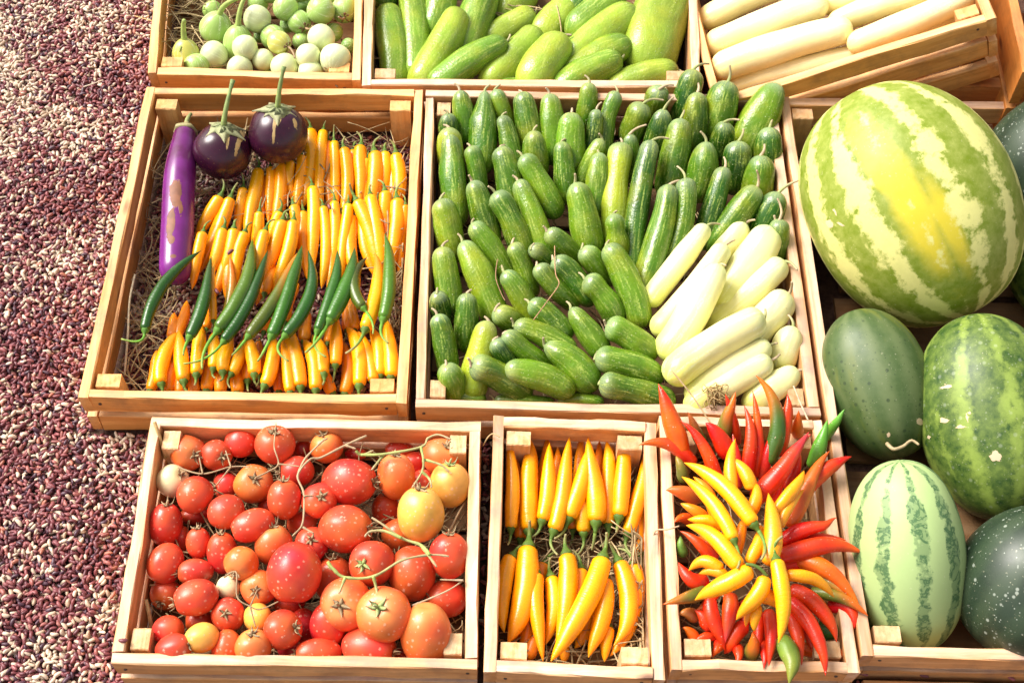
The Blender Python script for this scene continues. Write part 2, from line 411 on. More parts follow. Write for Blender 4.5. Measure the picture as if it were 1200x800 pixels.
# crate D is tilted: its left end is sunk in the beans, its right end propped up
dBL, dBR = at(836, 124, .08), at(1167, 20, .215); DW, DH = np.linalg.norm(dBR - dBL), .40
du = unit(dBR - dBL); dv = unit(np.cross([0, 0, 1.], du)); dn = np.cross(du, dv); dO = dBL + du * DW / 2 + dv * DH / 2
rootD = crate('D', None, 'slanting deep wooden crate of long cream cucumbers', zr=0., nb=3, tint=ORANGE, posts=(0, 1, 2), bottom=-.135,
              world=[np.array([-DW / 2, DH / 2, 0]), np.array([DW / 2, DH / 2, 0]), np.array([DW / 2, -DH / 2, 0]), np.array([-DW / 2, -DH / 2, 0])])
MD = Matrix(((du[0], dv[0], dn[0], dO[0]), (du[1], dv[1], dn[1], dO[1]), (du[2], dv[2], dn[2], dO[2]), (0, 0, 0, 1)))
rootD.matrix_world = MD
DLOCAL = CRATES['D']; fl = lambda p: np.array([*(dO + du * p[0] + dv * p[1])[:2], 0.])
CRATES['D'] = dict(TL=fl((-DW / 2, DH / 2)), TR=fl((DW / 2, DH / 2)), BR=fl((DW / 2, -DH / 2)), BL=fl((-DW / 2, -DH / 2)))

# the corner of one more crate at the photograph's upper right edge, and the plank and low rail round the melon crate
q = [at(1172, -60, .2), at(1330, -90, .2), at(1360, 60, .2), at(1199, 74, .2)]
crate('E', None, 'orange-brown wooden crate standing at the upper right corner', zr=.16, nb=2, bh=.062, gap=.008, tint=(.90, .58, .30), world=[at(1166, -70, .16), at(1330, -120, .16), at(1372, 40, .16), at(1200, 84, .16)], floor=True)
def plank(p0, p1, wd, th, z0, z1, label, tint):
    v, f, g = board(p0, p1, wd, th, z0, z1)
    return tag(mesh_obj('wooden_plank', v, f, WOOD, None, col=tint, grain=g, smooth=False), label, 'plank')
a, b = at(1062, 107, .075), at(1345, 112, .075)
plank(a, b, (0, 1), .02, .048, .086, 'low wooden plank between melon crate and slanting crate', (.75, .55, .42))
c0, c1 = CRATES['I']['BL'], CRATES['I']['BR']
plank(c0 + np.array([.004, -.045, 0]), c1 + np.array([.006, -.036, 0]), (0, 1), .034, .006, .022, 'pale plank lying before the red chili crate', PALEW)
c0, c1 = CRATES['F']['BL'], CRATES['F']['BR']
plank(c0 + np.array([.016, -.041, 0]), c1 + np.array([0., -.041, 0]), (0, 1), .036, .006, .024, 'pinkish plank lying before the melon crate', PINK)

# ------------------------------------------------------------------ vegetables
def tube_path(x1, y1, z1, x2, y2, z2, bend=0, arch=0, n=20):
    a, b = at(x1, y1, z1), at(x2, y2, z2)
    d = b - a; L = np.linalg.norm(d[:2]); p = np.array([d[1], -d[0], 0]) / max(L, 1e-6)
    if abs(d[1]) >= abs(d[0]): p = p if p[0] > 0 else -p
    else: p = p if p[1] > 0 else -p
    m = (a + b) / 2 + p * bend * 2 * L + np.array([0, 0, arch * 2])
    # spacing denser at the ends
    t = (1 - np.cos(np.linspace(0, pi, n))) / 2; t = t[:, None]
    return (1 - t) ** 2 * a + 2 * t * (1 - t) * m + t * t * b

def arclen(P):
    L = np.concatenate([[0], np.cumsum(np.linalg.norm(np.diff(P, axis=0), axis=1))]); return L / L[-1], L[-1]

def stem_mesh(p, d, length, r, c0, c1, curl=1.0, n=9, hang=0.):
    """a thin wandering stalk from p along d"""
    pts = [np.array(p)]; d = unit(d); side = unit(np.cross(d, rng.normal(size=3)))
    for i in range(n):
        d = unit(d + side * curl * rng.uniform(.05, .28) + np.array([0, 0, -hang]))
        pts.append(pts[-1] + d * length / n)
    P = smooth(pts, n * 2); t = np.linspace(0, 1, len(P))
    rr = r * (1.25 - .55 * t + .35 * sstep(.9, 1, t)); rr[-1] *= .6
    V, F, cyl, ang, tv = loft(P, rr, 7)
    return V, F, lerp(np.array(c0)[None], np.array(c1)[None], tv[:, None])

def cucumber(name, x1, y1, x2, y2, w, z1, z2, label, cat, group, mat, cols, bend=0, neck=.78, waist=0, arch=0, stem=None, stemdir=None, taper=.92, widen=1.0):
    P = tube_path(x1, y1, z1, x2, y2, z2, bend, arch, 26)
    t, L = arclen(P); R = w / 2 * mpp((P[0] + P[-1]) / 2) * widen
    cap = min(R * 1.0 / L, .45); k = lambda u: np.sqrt(np.clip(1 - ((cap - np.minimum(u, cap)) / cap) ** 2, 0, 1))
    cap0 = min(R * .8 / L, .4)
    k0 = np.sqrt(np.clip(1 - ((cap0 - np.minimum(t, cap0)) / cap0) ** 2, 0, 1))
    prof = k0 * k(1 - t) * (neck + (1 - neck) * sstep(.05, .42, t)) * (1 - (1 - taper) * sstep(.6, 1, t))
    prof *= 1 - waist * np.exp(-((t - .36) / .14) ** 2)
    r = np.maximum(R * prof, R * .03)
    ph = rng.random(4) * 6.28; am = rng.uniform(.015, .045)
    mod = lambda tt, th: 1 + am * np.sin(3 * th + ph[0] + tt * 2) + am * .8 * np.sin(9 * tt + ph[1] + th) + .012 * np.sin(17 * tt + 2 * th + ph[2]) + .012 * np.cos(5 * th + ph[3])
    V, F, cyl, ang, tv = loft(P, r, 24, mod)
    root = thing(name, (P[:, 0].mean(), P[:, 1].mean(), max(P[:, 2].min() - R, .001)), label, cat, group)
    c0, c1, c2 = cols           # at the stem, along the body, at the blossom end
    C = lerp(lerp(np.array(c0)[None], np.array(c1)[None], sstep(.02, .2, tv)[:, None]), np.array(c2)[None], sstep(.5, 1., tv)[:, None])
    mesh_obj('fruit', V, F, mat, root, col=C, cyl=cyl, ang=ang)
    sl = (stem if stem is not None else rng.uniform(6, 20)) * mpp(P[0])
    if sl > 0:
        d = unit(P[0] - P[2]) if stemdir is None else unit(at(x1 + stemdir[0], y1 + stemdir[1], z1 + .01) - at(x1, y1, z1))
        g, tn = ((.30, .36, .12), (.50, .38, .24))
        v, f, c = stem_mesh(P[0] - d * .002, d, sl, .0012 + R * .03, g if rng.random() < .6 else tn, tn, 1.0)
        mesh_obj('stem', v, f, STEM, root, col=c)
    return root

def chili(name, x1, y1, x2, y2, w, z1, z2, label, cat, group, mat, cbase, ctip=None, bend=0, arch=0, stem=None, stem_to=None, calyx=True, hook=0, stemcol=((.12, .22, .03), (.36, .32, .14)), dry=False, widen=1.15, tp=None, cal=.62):
    P = tube_path(x1, y1, z1, x2, y2, z2, bend, arch, 24)
    if hook:
        t, L = arclen(P); d = unit(P[-1] - P[-4]); s = unit(np.cross(d, [0, 0, 1])) * hook
        P = P + (s[None] * L * .22) * (sstep(.7, 1, t)[:, None] ** 1.5)
    t, L = arclen(P); R = w / 2 * mpp((P[0] + P[-1]) / 2) * widen
    cap0 = min(R * .55 / L, .3)
    k0 = np.sqrt(np.clip(1 - ((cap0 - np.minimum(t, cap0)) / cap0) ** 2, 0, 1))
    tp = tp or rng.uniform(2.0, 3.0)
    prof = k0 * (.86 + .14 * sstep(0, .3, t)) * np.clip(1 - np.clip((t - .25) / .75, 0, 1) ** tp, 0, 1) ** .85
    r = np.maximum(R * prof, R * .05)
    ph = rng.random(4) * 6.28
    mod = lambda tt, th: 1 + .025 * np.sin(2 * th + ph[0] + tt * 5) + .02 * np.sin(11 * tt + ph[1] + th) + .015 * np.sin(23 * tt + ph[2] + 2 * th)
    # a slow wander of the axis
    wob = np.stack([np.sin(t * 5 + ph[0]), np.sin(t * 6 + ph[1]), np.zeros_like(t)], 1) * R * .16; P = P + wob - wob[0]
    V, F, cyl, ang, tv = loft(P, r, 18, mod)
    root = thing(name, (P[:, 0].mean(), P[:, 1].mean(), max(P[:, 2].min() - R, .001)), label, cat, group)
    cb = np.array(cbase); ct = cb if ctip is None else np.array(ctip)
    C = lerp(cb[None], ct[None], sstep(.35, .95, tv + .12 * np.sin(ang * 5 + ph[2]))[:, None])
    mesh_obj('fruit', V, F, mat, root, col=C, cyl=cyl, ang=ang)
    d = unit(P[0] - P[3]); sc0, sc1 = stemcol
    if calyx:
        cp = np.stack([P[0] - d * R * .22 + d * u * R * 1.3 for u in np.linspace(0, 1, 7)])
        cr = R * np.array([.95, .98, .86, .6, .42, .34, .28]) * cal
        v, f, cy, an, _ = loft(cp, cr, 12, lambda tt, th: 1 + .12 * np.sin(5 * th) * (1 - tt))
        mesh_obj('calyx', v, f, STEM, root, col=np.array(sc0) * (.8 if not dry else 1.6), cyl=cy, ang=an)
        s0 = cp[-2]
    else: s0 = P[0]
    if stem_to is not None:
        e = at(stem_to[0], stem_to[1], z1 + (stem_to[2] if len(stem_to) > 2 else .004)); m = s0 + d * np.linalg.norm(e - s0) * .55
        Pp = bez(s0, m, e, 16); tt = np.linspace(0, 1, 16)
        v, f, cy, an, tv = loft(Pp, R * (.24 - .1 * tt), 7); c = lerp(np.array(sc0)[None] * 1.3, np.array(sc1)[None], sstep(.3, 1, tv)[:, None])
        mesh_obj('stem', v, f, STEM, root, col=c)
    else:
        sl = (stem if stem is not None else rng.uniform(7, 16)) * mpp(P[0])
        if sl > 0:
            v, f, c = stem_mesh(s0, d, sl, max(R * .16, .0009), np.array(sc0) * 1.2, sc1, .9)
            mesh_obj('stem', v, f, STEM, root, col=c)
    return root

def ball_frame(c, axis):
    a = unit(axis); s = unit(np.cross(a, [0.3, .2, 1.])); return a, s, np.cross(a, s)

def scr(dx, dy, out=None):
    """a direction given in the picture's right/down and completed towards the viewer"""
    if out is None: out = math.sqrt(max(0., 1 - dx * dx - dy * dy))
    return unit(R_ * dx - U_ * dy + B_ * out)

def ball_mesh(c, axis, la, ra, seg=28, n=20, flat=.06, lob=0., nlob=5, egg=0., dent=.12):
    """fruit of revolution with its stalk end along +axis"""
    a = unit(axis); u = np.linspace(0.02, pi - .02, n)
    y = np.cos(u) * la; y = y * (1 + egg * 0)
    r = np.sin(u) ** (1 - flat) * ra * (1 - egg * np.cos(u))
    y = y - la * dent * np.exp(-(u / .32) ** 2)
    P = np.array(c)[None] + a[None] * y[:, None]
    T = a; s = unit(np.cross(a, [0.31, .2, 1.])); b = np.cross(a, s)
    th = np.linspace(0, 2 * pi, seg, endpoint=False); ph = rng.random(3) * 6.28
    mod = 1 + lob * np.cos(nlob * th[None] + ph[0]) * np.sin(u)[:, None] + .018 * np.sin(2 * th[None] + ph[1] + u[:, None] * 2) + .012 * np.sin(3 * th[None] - ph[2] + 3 * u[:, None])
    rr = r[:, None] * mod
    V = P[:, None] + rr[..., None] * (np.cos(th)[None, :, None] * s + np.sin(th)[None, :, None] * b)
    V = V.reshape(-1, 3)
    F = []
    for i in range(n - 1):
        for j in range(seg):
            k = (j + 1) % seg; F.append((i * seg + j, (i + 1) * seg + j, (i + 1) * seg + k, i * seg + k))
    F.append(tuple(range(seg))); F.append(tuple((n - 1) * seg + j for j in range(seg - 1, -1, -1)))
    cyl = np.stack([np.tile(np.cos(th), n), np.tile(np.sin(th), n), np.repeat(u / pi * 2, seg)], 1)
    ang = np.abs(np.tile(th, n) / pi - 1)
    return V, F, cyl, ang, np.repeat(u / pi, seg)

def sepals(c, axis, r0, L, n, width, curl, thick, col0, col1, lift=.0):
    """a star of n sepals round the stalk end"""
    a, s, b = ball_frame(c, axis); parts = []
    for k in range(n):
        th = 2 * pi * k / n + rng.normal(0, .18); rad = cos(th) * s + sin(th) * b; tan = -sin(th) * s + cos(th) * b
        Lk = L * rng.uniform(.75, 1.2); cu = curl * rng.uniform(.4, 1.4); m = 7
        V, F, C = [], [], []
        for i in range(m):
            t = i / (m - 1); p = c + rad * (r0 + Lk * t * (1 - .35 * abs(cu) * t)) + a * (lift - r0 * 0 + Lk * (-.28 * t + cu * t * t)); wd = width * (1 - t) ** .7 * (0.75 + .6 * sin(pi * min(t * 1.4, 1))) + .0002
            for sgn, up in ((-1, 0), (0, thick), (1, 0), (0, -thick * .6)): V.append(p + tan * wd * sgn + a * up); C.append(lerp(col0, col1, t))
        for i in range(m - 1):
            for j in range(4): k2 = (j + 1) % 4; F.append((i * 4 + j, i * 4 + k2, i * 4 + 4 + k2, i * 4 + 4 + j))
        F.append((3, 2, 1, 0)); F.append(tuple((m - 1) * 4 + j for j in range(4)))
        parts.append((np.array(V), F, np.array(C)))
    return merge(parts)

# ---- yellow peppers, green peppers in crate P
YC = lambda: np.array([.94, .385, .002]) * rng.uniform(.9, 1.05) * np.array([1, rng.uniform(.85, 1.12), 1])
OC = lambda: np.array([.88, .27, .006]) * np.array([1, rng.uniform(.8, 1.15), 1])
def adj(bend, L, w, extra=''):
    return extra or ('curved ' if abs(bend) > .07 else 'slender ' if w and L / w > 6.3 else '')

P_back = [(364,152,354,228,15,.08),(379,153,378,238,12,0),(391.5,166,395,234,12,-.03),(403,174,400,242,14,.11),(423,171,420,230,16,0),(439,178,438,238,17,.03),(451,178,451,224,14,0),(464,180,462,230,16,.04),(430,186,429,236,11,0),(317,196,316,250,12,.04),(330,192,319,257,15,.1),(341,188,342,228,11,0),(353,182,348,238,12,.05),(303,198,293,272,15,.03),(285,220,280,272,12,0)]
P_mid = [(258,230,236,272,15,0),(270,232,241,304,15,0),(304,248,298,292,12,0),(328,248,316,284,14,0),(344,240,356,296,13,.04),(366,219,367,303,15,-.04),(378.5,242,377,321,12,0),(392,236,390,304,12.5,0),(408,239,400,321,13,.06),(418,235,436,306,17,.05),(434,229,446,310,16,0),(451,224,450,270,15,0),(465,233,461,306,17,.05),(475,240,474,284,10,0)]
P_front = [(238,272,226,332,13,.03),(262,268,246,316,15,0),(274,268,260,326,15,0),(287,272,275,334,14,.03),(311,270,289,352,15,0),(331,258,314,316,15,.04),(344,258,322,334,15,.05)]
P_low_top = [(189,450,202,402,16,-.08),(215,447,211,398,16,-.04),(230,439,232,386,15,0),(250,432,252,398,14,0),(261,436,268,400,15,0),(271,438,286,404,14,.06),(298,439,291,398,15,0),(310,452,319,405,16,.1),(352,454,342,396,17,.05),(370,457,358,410,16,.06),(379,439,368,402,16,.05),(393,428,394,376,14,0),(421,452,408,396,17,.06),(437,447,424,400,14,.04),(445,441,436,394,16,.07),(458,442,455,388,16,.05),(340,460,331,410,14,.04)]
P_low_under = [(176,458,184,418,13,0),(197,460,203,422,15,0),(211,462,210,428,14,0),(228,462,228,428,14,0),(242,458,246,418,15,0),(258,461,260,428,15,0),(278,461,278,423,15,0),(290,446,288,408,14,0),(304,439,305,403,12,0),(327,459,324,423,13,0),(390,461,378,436,14,0),(404,462,404,410,16,0)]
P_low_back = [(200,396,206,366,13,0),(208,395,218,352,12,0),(241,386,245,330,14,0),(309,389,318,360,13,0),(356,400,364,366,14,0),(384,402,388,372,12,0),(406,387,404,354,11,0),(415,387,412,346,13,0),(334,378,350,332,13,0),(310,344,322,310,13,0)]
GP = 'yellow peppers packed in the eggplant crate'
def pepper_row(lst, where, z1, z2, colf, ext=.0):
    L_ = sorted(lst, key=lambda q: q[0]); n = len(L_)
    for i, (x1, y1, x2, y2, w, bend) in enumerate(L_):
        e_ = ext; x2, y2 = x2 + (x2 - x1) * e_, y2 + (y2 - y1) * e_
        c = colf(); tone = 'orange-yellow' if colf is OC else 'yellow'
        lab = f'{adj(bend, math.hypot(x2 - x1, y2 - y1), w)}{tone} pepper, {place_word(i, n)} in the {where}{"" if "under" in where else " of the eggplant crate"}'
        chili('yellow_pepper', x1, y1, x2, y2, w, z1 + rng.uniform(-.003, .003), z2 + rng.uniform(-.003, .003), lab, 'pepper', GP, CHILI, c, lerp(c, OC(), .25), bend * .7 + rng.normal(0, .018), arch=rng.uniform(0, .003), widen=1.1, tp=rng.uniform(2.6, 5), cal=.5 if z1 > .04 and z2 < .04 else .6)
pepper_row(P_back, 'back row', .045, .026, YC, .22)
pepper_row(P_mid, 'second row', .056, .028, YC, .22)
pepper_row(P_front, 'third row', .062, .034, YC, .12)
def between(lst, dy):
    q = sorted(lst, key=lambda v: v[0]); return [((a[0] + b[0]) / 2 + rng.normal(0, 1.5), (a[1] + b[1]) / 2 + dy + rng.normal(0, 4), (a[2] + b[2]) / 2 + rng.normal(0, 2), (a[3] + b[3]) / 2 + dy + rng.normal(0, 5), (a[4] + b[4]) / 2 * rng.uniform(.8, 1.), rng.normal(0, .04)) for a, b in zip(q, q[1:]) if abs(a[1] - b[1]) < 22 and abs(a[0] - b[0]) < 24]
MIXC = lambda: lerp(YC(), OC(), rng.uniform(.2, .8))
pepper_row(between(P_mid, 14), 'layer hidden under the second row', .044, .024, MIXC, .1)
pepper_row(between(P_front, 16), 'layer hidden under the third row', .048, .028, MIXC, .15)
pepper_row(between(P_back, 10), 'layer hidden under the back row', .034, .02, MIXC, .1)
pepper_row(P_low_back, 'row under the green chilies', .042, .03, OC)
pepper_row(P_low_under, 'low front layer', .030, .030, OC, .2)
pepper_row(P_low_top, 'upper front layer', .050, .046, YC, .25)
c = OC()
chili('yellow_pepper', 428, 386, 437, 296, 16, .066, .055, 'long orange-yellow pepper with thick green stalk beside the rightmost green chilies', 'pepper', GP, CHILI, YC(), c, .07, stem_to=(405, 414))
chili('yellow_pepper', 250, 376, 253, 306, 9, .058, .06, 'thin yellow pepper with a bean on it, between green chilies', 'pepper', GP, CHILI, YC(), YC(), -.03)
chili('brown_pepper', 262, 376, 270, 300, 10, .05, .056, 'half ripe brown and orange pepper among the yellow ones', 'pepper', GP, CHILI, (.22, .16, .02), (.7, .16, .01), .05)
GREEN = [
 (170,387,234,294,14,-.10,(142,397),(.022,.115,.008),(.02,.09,.006),'dark green chili curving out to the left over the straw'),
 (222,395,249,300,15,.05,(215,416),(.03,.13,.01),(.05,.09,.012),'upright dark green chili second from the left of the green row'),
 (255,387,297,280,18,.08,(237,432),(.10,.22,.012),(.10,.17,.01),'thick light green chili third from left in the green row'),
 (262,400,315,294,14,.05,(215,426),(.022,.11,.01),(.02,.085,.008),'dark green chili with hooked tip and long stalk'),
 (291,394,349,297,15,.03,(272,416),(.12,.17,.015),(.60,.17,.01),'olive green chili turning orange at its tip'),
 (318,394,354,288,16,.04,(302,423),(.05,.20,.01),(.04,.14,.008),'bright green chili sixth from left in the green row'),
 (334,393,362,293,15,.12,(338,423),(.03,.14,.01),(.02,.09,.008),'wrinkled dark green chili with stalk hooked to the right'),
 (372,388,394,293,14,.05,(382,418),(.045,.17,.01),(.025,.11,.01),'green chili with forked stalk, eighth in the green row'),
 (386,376,416,290,18,.04,(358,413),(.06,.21,.012),(.025,.09,.008),'thick glossy green chili with its stalk bent left'),
 (426,361,429,302,14,-.14,(437,391),(.11,.17,.012),(.06,.07,.01),'short bent olive green chili against the long yellow pepper'),
 (449,374,451,274,16,.07,(455,402),(.10,.25,.01),(.05,.17,.008),'light green chili rightmost of the green row by the straw')]
for x1, y1, x2, y2, w, bd, st, cb, ct, lab in GREEN:
    chili('green_chili', x1, y1, x2, y2, w, .074, .066, lab, 'chili', 'green chilies laid across the yellow peppers', CHILI, tuple(v * .62 for v in cb) if cb[1] > .1 else cb, tuple(v * .7 for v in ct) if ct[0] < .3 else ct, bd, arch=.003, widen=1.04, stem_to=st, stemcol=((.12, .3, .03), (.28, .36, .08)), hook=0)

# ---- eggplants in crate P
def eggplant_round(px, py, rpx, z, cal, stem_end, label, spots):
    c = at(px, py, z); r = rpx * mpp(c); ax = scr(*cal)
    root = thing('round_eggplant', (c[0], c[1], z - r * .95), label, 'eggplant', 'purple eggplants in the pepper crate')
    V, F, cyl, ang, t = ball_mesh(c, ax, r * .98, r * 1.0, 110, 80, .04, dent=.06); ang = scar_weight(V, c, spots)
    mesh_obj('fruit', V, F, ROUNDP, root, col=(.028, .004, .015), cyl=cyl, ang=ang)
    tip = c + ax * r * .93
    v, f, cc = sepals(tip, ax, .002, r * .72, 6, r * .30, -.12, .0016, (.30, .34, .16), (.42, .40, .22), lift=.003)
    n0 = len(v)
    dome = loft(np.stack([tip + ax * (r * .12 * u - .004) for u in np.linspace(0, 1, 6)]), r * np.array([.46, .45, .38, .24, .14, .12]), 14, lambda tt, th: 1 + .1 * np.sin(5 * th))
    v, f, cc = merge([(v, f, cc), (dome[0], dome[1], np.array([.34, .38, .18]))])
    mesh_obj('calyx', v, f, STEM, root, col=cc)
    e = at(*stem_end); P = bez(tip + ax * r * .06, tip + ax * r * .6, e, 14); tt = np.linspace(0, 1, 14)
    v, f, cy, an, tv = loft(P, .0032 * (1.25 - .55 * tt + .35 * sstep(.85, 1, tt)), 10)
    mesh_obj('stem', v, f, STEM, root, col=lerp(np.array([.30, .38, .12])[None], np.array([.20, .28, .10])[None], tv[:, None]))
    return root
eggplant_round(261, 177, 33.5, .075, (.16, -.80), (273, 94, .145), 'round black eggplant left of the other, with scarred right side', [(267, 163, 2.6, 16, 5), (279, 168, 3.6, 20, 14), (284, 160, 3, 9, 20)])
eggplant_round(326, 157, 35, .083, (.10, -.78), (333, 78, .165), 'round black eggplant resting on peppers, with tall green stem', [(321, 150, 2.6, 26, 3), (326, 141, 4, 9, 8), (346, 146, 3.6, 12, -14)])
P = smooth([at(218, 150, .07), at(213, 185, .07), at(209.5, 225, .066), at(208, 265, .06), at(206, 305, .052), at(206, 333, .046)], 120)
t, L = arclen(P); R = 18 * mpp(P[10]); cap = .1
prof = np.sqrt(np.clip(1 - ((.06 - np.minimum(t, .06)) / .06) ** 2, 0, 1)) * np.sqrt(np.clip(1 - ((cap - np.minimum(1 - t, cap)) / cap) ** 2, 0, 1)) * (.72 + .28 * sstep(.0, .35, t))
V, F, cyl, ang, tv = loft(P, np.maximum(R * prof, .0008), 60, lambda tt, th: 1 + .015 * np.sin(th * 2 + tt * 4))
ang = scar_weight(V, P[60], [(206, 228, 9, 22, 4), (200, 262, 6, 24, 8), (212, 245, 4, 14, 0), (201, 282, 7, 7, 0), (214, 160, 9, 10, 0), (203, 300, 5, 3, 0)])
root = thing('long_eggplant', (P[60][0], P[60][1], .02), 'long purple eggplant with brown scars along the crate side', 'eggplant', 'purple eggplants in the pepper crate')
mesh_obj('fruit', V, F, PURPLE, root, col=lerp(np.array([.085, .006, .06])[None], np.array([.15, .017, .155])[None], sstep(.1, .8, tv)[:, None]), cyl=cyl, ang=ang)
d = unit(P[0] - P[9])
v, f, cy, an, _ = loft(np.stack([P[0] - d * .010 + d * .020 * u for u in np.linspace(0, 1, 8)]), R * np.array([.74, .78, .74, .62, .42, .24, .2, .17]), 14, lambda tt, th: 1 + .1 * np.sin(5 * th) * (1 - tt))
mesh_obj('calyx', v, f, STEM, root, col=(.34, .30, .14))
v, f, c = stem_mesh(P[0] + d * .008, d + np.array([0, 0, .3]), .02, .003, (.3, .33, .12), (.25, .25, .1), .6); mesh_obj('stem', v, f, STEM, root, col=c)

# ---- cucumbers in crate C
DG, MG, LG, YG = (.024, .085, .005), (.06, .15, .006), (.115, .225, .009), (.29, .35, .016)
NK = (.22, .29, .15)          # greyish bloom at the stalk end, with some sun glint painted into the colour
# x1 y1 x2 y2 w | colour | bend waist neck | stem
CU = [
(539,106,546,156,26,'M',0,0,.8),(568,107,564,184,33,'M',0,0,.6),(580,105,594,156,25,'M',0,0,.85),(612,108,622,172,29,'M',0,0,.85),(644,110,648,176,31,'L',0,0,.85),
(691,97,686,140,24,'M',0,0,.9),(699,128,690,180,21,'D',0,0,.8),(724,108,711,172,23,'M',-.08,.1,.9),(525,133,526,165,24,'D',0,0,.8),(526,149,530,196,31,'Y',0,0,.9),(527,158,533,244,31,'M',.02,0,.85),
(588,136,602,200,24,'M',.03,0,.8),(551,171,560,222,23,'M',0,0,.8),(625,153,628,200,31,'M',0,0,.8),(670,132,670,192,36,'L',0,.03,.9),(586,172,596,240,31,'M',.02,0,.85),(612,182,654,256,30,'L',.03,.05,.85),
(658,166,664,224,27,'M',0,.04,.85),(706,163,684,208,22,'L',0,0,.85),(702,179,698,240,29,'L',0,0,.8),(729,168,721,266,32,'Y',-.02,.14,.9),(553,212,571,278,31,'M',.03,0,.85),(607,211,634,288,29,'L',.02,0,.8),(580,225,609,288,31,'M',.03,.08,.95),
(674,214,688,284,37,'L',.02,.06,.8),(516,233,530,292,33,'L',.02,0,.9),
(813,81,800,134,33,'D',0,0,.75),(773,104,766,132,30,'M',0,0,.85),(754,121,740,160,31,'M',0,0,.8),(778,128,766,174,31,'D',0,0,.8),(818,108,812,166,31,'D',0,0,.8),(854,95,838,152,40,'M',0,0,.9),(914,99,880,168,46,'L',0,0,.7),
(849,143,844,178,28,'D',0,0,.85),(902,149,900,196,33,'D',0,0,.85),(798,139,784,214,35,'M',0,0,.85),(828,166,818,222,37,'M',0,0,.85),(866,165,860,214,35,'D',0,0,.85),(892,182,886,232,38,'M',0,0,.85),(738,157,738,202,22,'M',0,0,.8),
(764,165,746,287,27,'D',0,0,.85),(850,196,826,272,27,'D',.03,0,.9),(803,209,776,308,25,'M',.06,0,.95),(784,217,752,328,31,'M',.03,0,.85),(888,219,843,280,35,'M',0,0,.85),(913,225,890,274,35,'D',0,0,.85),(914,257,907,306,27,'M',0,0,.9),
(719,250,726,308,29,'L',0,.22,.75),(710,287,751,386,35,'L',.05,.03,.85),
(518,289,528,354,32,'L',.03,0,.85),(542,283,575,360,37,'L',.03,0,.85),(553,261,588,316,29,'L',.04,0,.9),(600,285,619,336,25,'L',.05,0,.95),(590,318,620,368,30,'L',.02,0,.85),(641,270,672,302,27,'L',0,0,.9),(622,291,650,312,25,'M',0,0,.9),(629,310,676,360,25,'L',-.10,.05,1.),(648,303,694,358,31,'M',.03,0,.95),(682,291,708,324,29,'L',0,0,.9),(685,326,724,382,31,'L',.03,.1,.95),
(620,354,668,398,29,'M',.03,0,.95),(669,361,710,418,32,'L',.02,.04,.8),(710,380,768,420,35,'L',.04,.06,.95),(697,420,776,447,37,'L',.03,0,.9),(702,449,790,473,33,'M',.02,.1,1.05),(602,381,674,416,31,'L',.04,.06,.85),(638,404,698,458,42,'L',.02,.1,.72),(590,390,640,430,27,'L',-.08,.08,1.),(591,434,672,462,35,'L',.04,.06,.9),(552,428,620,466,35,'M',.08,.05,1.),
(573,376,555,458,37,'Y',.03,.1,.85),(580,363,612,388,31,'L',0,0,.95),(547,343,546,404,30,'M',0,0,.85),(512,343,519,376,27,'D',0,0,.9),(512,368,523,430,28,'M',.02,0,.9),(523,427,533,462,32,'L',0,0,.9),
(516,465,570,470,17,'M',0,0,.9),(580,469,650,473,15,'M',0,0,.9),(654,470,708,473,17,'M',0,0,.9),(578,398,604,436,27,'D',0,0,.9)]
CC = {'D': (DG, (.05, .14, .008)), 'M': (MG, (.07, .18, .008)), 'L': (LG, (.09, .21, .01)), 'Y': (YG, (.20, .32, .015))}
TONE = {'D': 'dark green', 'M': 'green', 'L': 'light green', 'Y': 'yellowish'}
bands = [(0, 123, 'back row'), (123, 162, 'second row'), (162, 206, 'third row'), (206, 262, 'fourth row'), (262, 312, 'fifth row'), (312, 366, 'sixth row'), (366, 408, 'seventh row'), (408, 600, 'front row')]
for lo_y, hi_y, rw in bands:
    row = sorted([q for q in CU if lo_y <= q[1] < hi_y], key=lambda q: q[0])
    for i, (x1, y1, x2, y2, wd, k, bend, waist, neck) in enumerate(row):
        base, tipc = [np.array(v) * rng.uniform(.85, 1.15) for v in CC[k]]
        a = 'pinched ' if waist >= .1 else 'thick ' if wd > 36 else 'thin ' if wd < 25 else 'curved ' if abs(bend) > .07 else ''
        lab = f'{a}{TONE[k]} cucumber, {place_word(i, len(row))} in the {rw} of the large crate'
        right = x1 > 735 and y1 < 300
        if y1 < 340 and x2 - x1 < 39 and k + str(x1) not in ('L719', 'L710') and wd != 31.5: x2, y2 = x2 + (x2 - x1) * .28, y2 + (y2 - y1) * .28
        elif x1 < 612 and wd > 18 and x2 - x1 < 60: x2, y2 = x2 + (x2 - x1) * .15, y2 + (y2 - y1) * .15
        low = wd < 18; bend += rng.normal(0, .022); neck = neck - .06 + rng.normal(0, .05); waist = max(0, waist + rng.normal(.02, .03))
        z1, z2 = (.098, .045) if not low else (.05, .05)
        if right: z1 = .108
        if y1 > 340 and x1 > 590 and not low: z1, z2 = .092, .062
        cucumber('cucumber', x1, y1, x2, y2, wd, z1 + rng.uniform(-.004, .004), z2 + rng.uniform(-.004, .004), lab, 'cucumber', 'green cucumbers piled in the large crate', CUKE,
                 (lerp(NK, base, .25), base, tipc), bend, neck, waist, arch=.004, stem=rng.uniform(7, 14) if not right else rng.uniform(16, 30), stemdir=(rng.uniform(-8, 6), -20) if not right else (rng.uniform(2, 16), -18), widen=(1.02 if y1 < 280 else .98) if not low else 1.1)
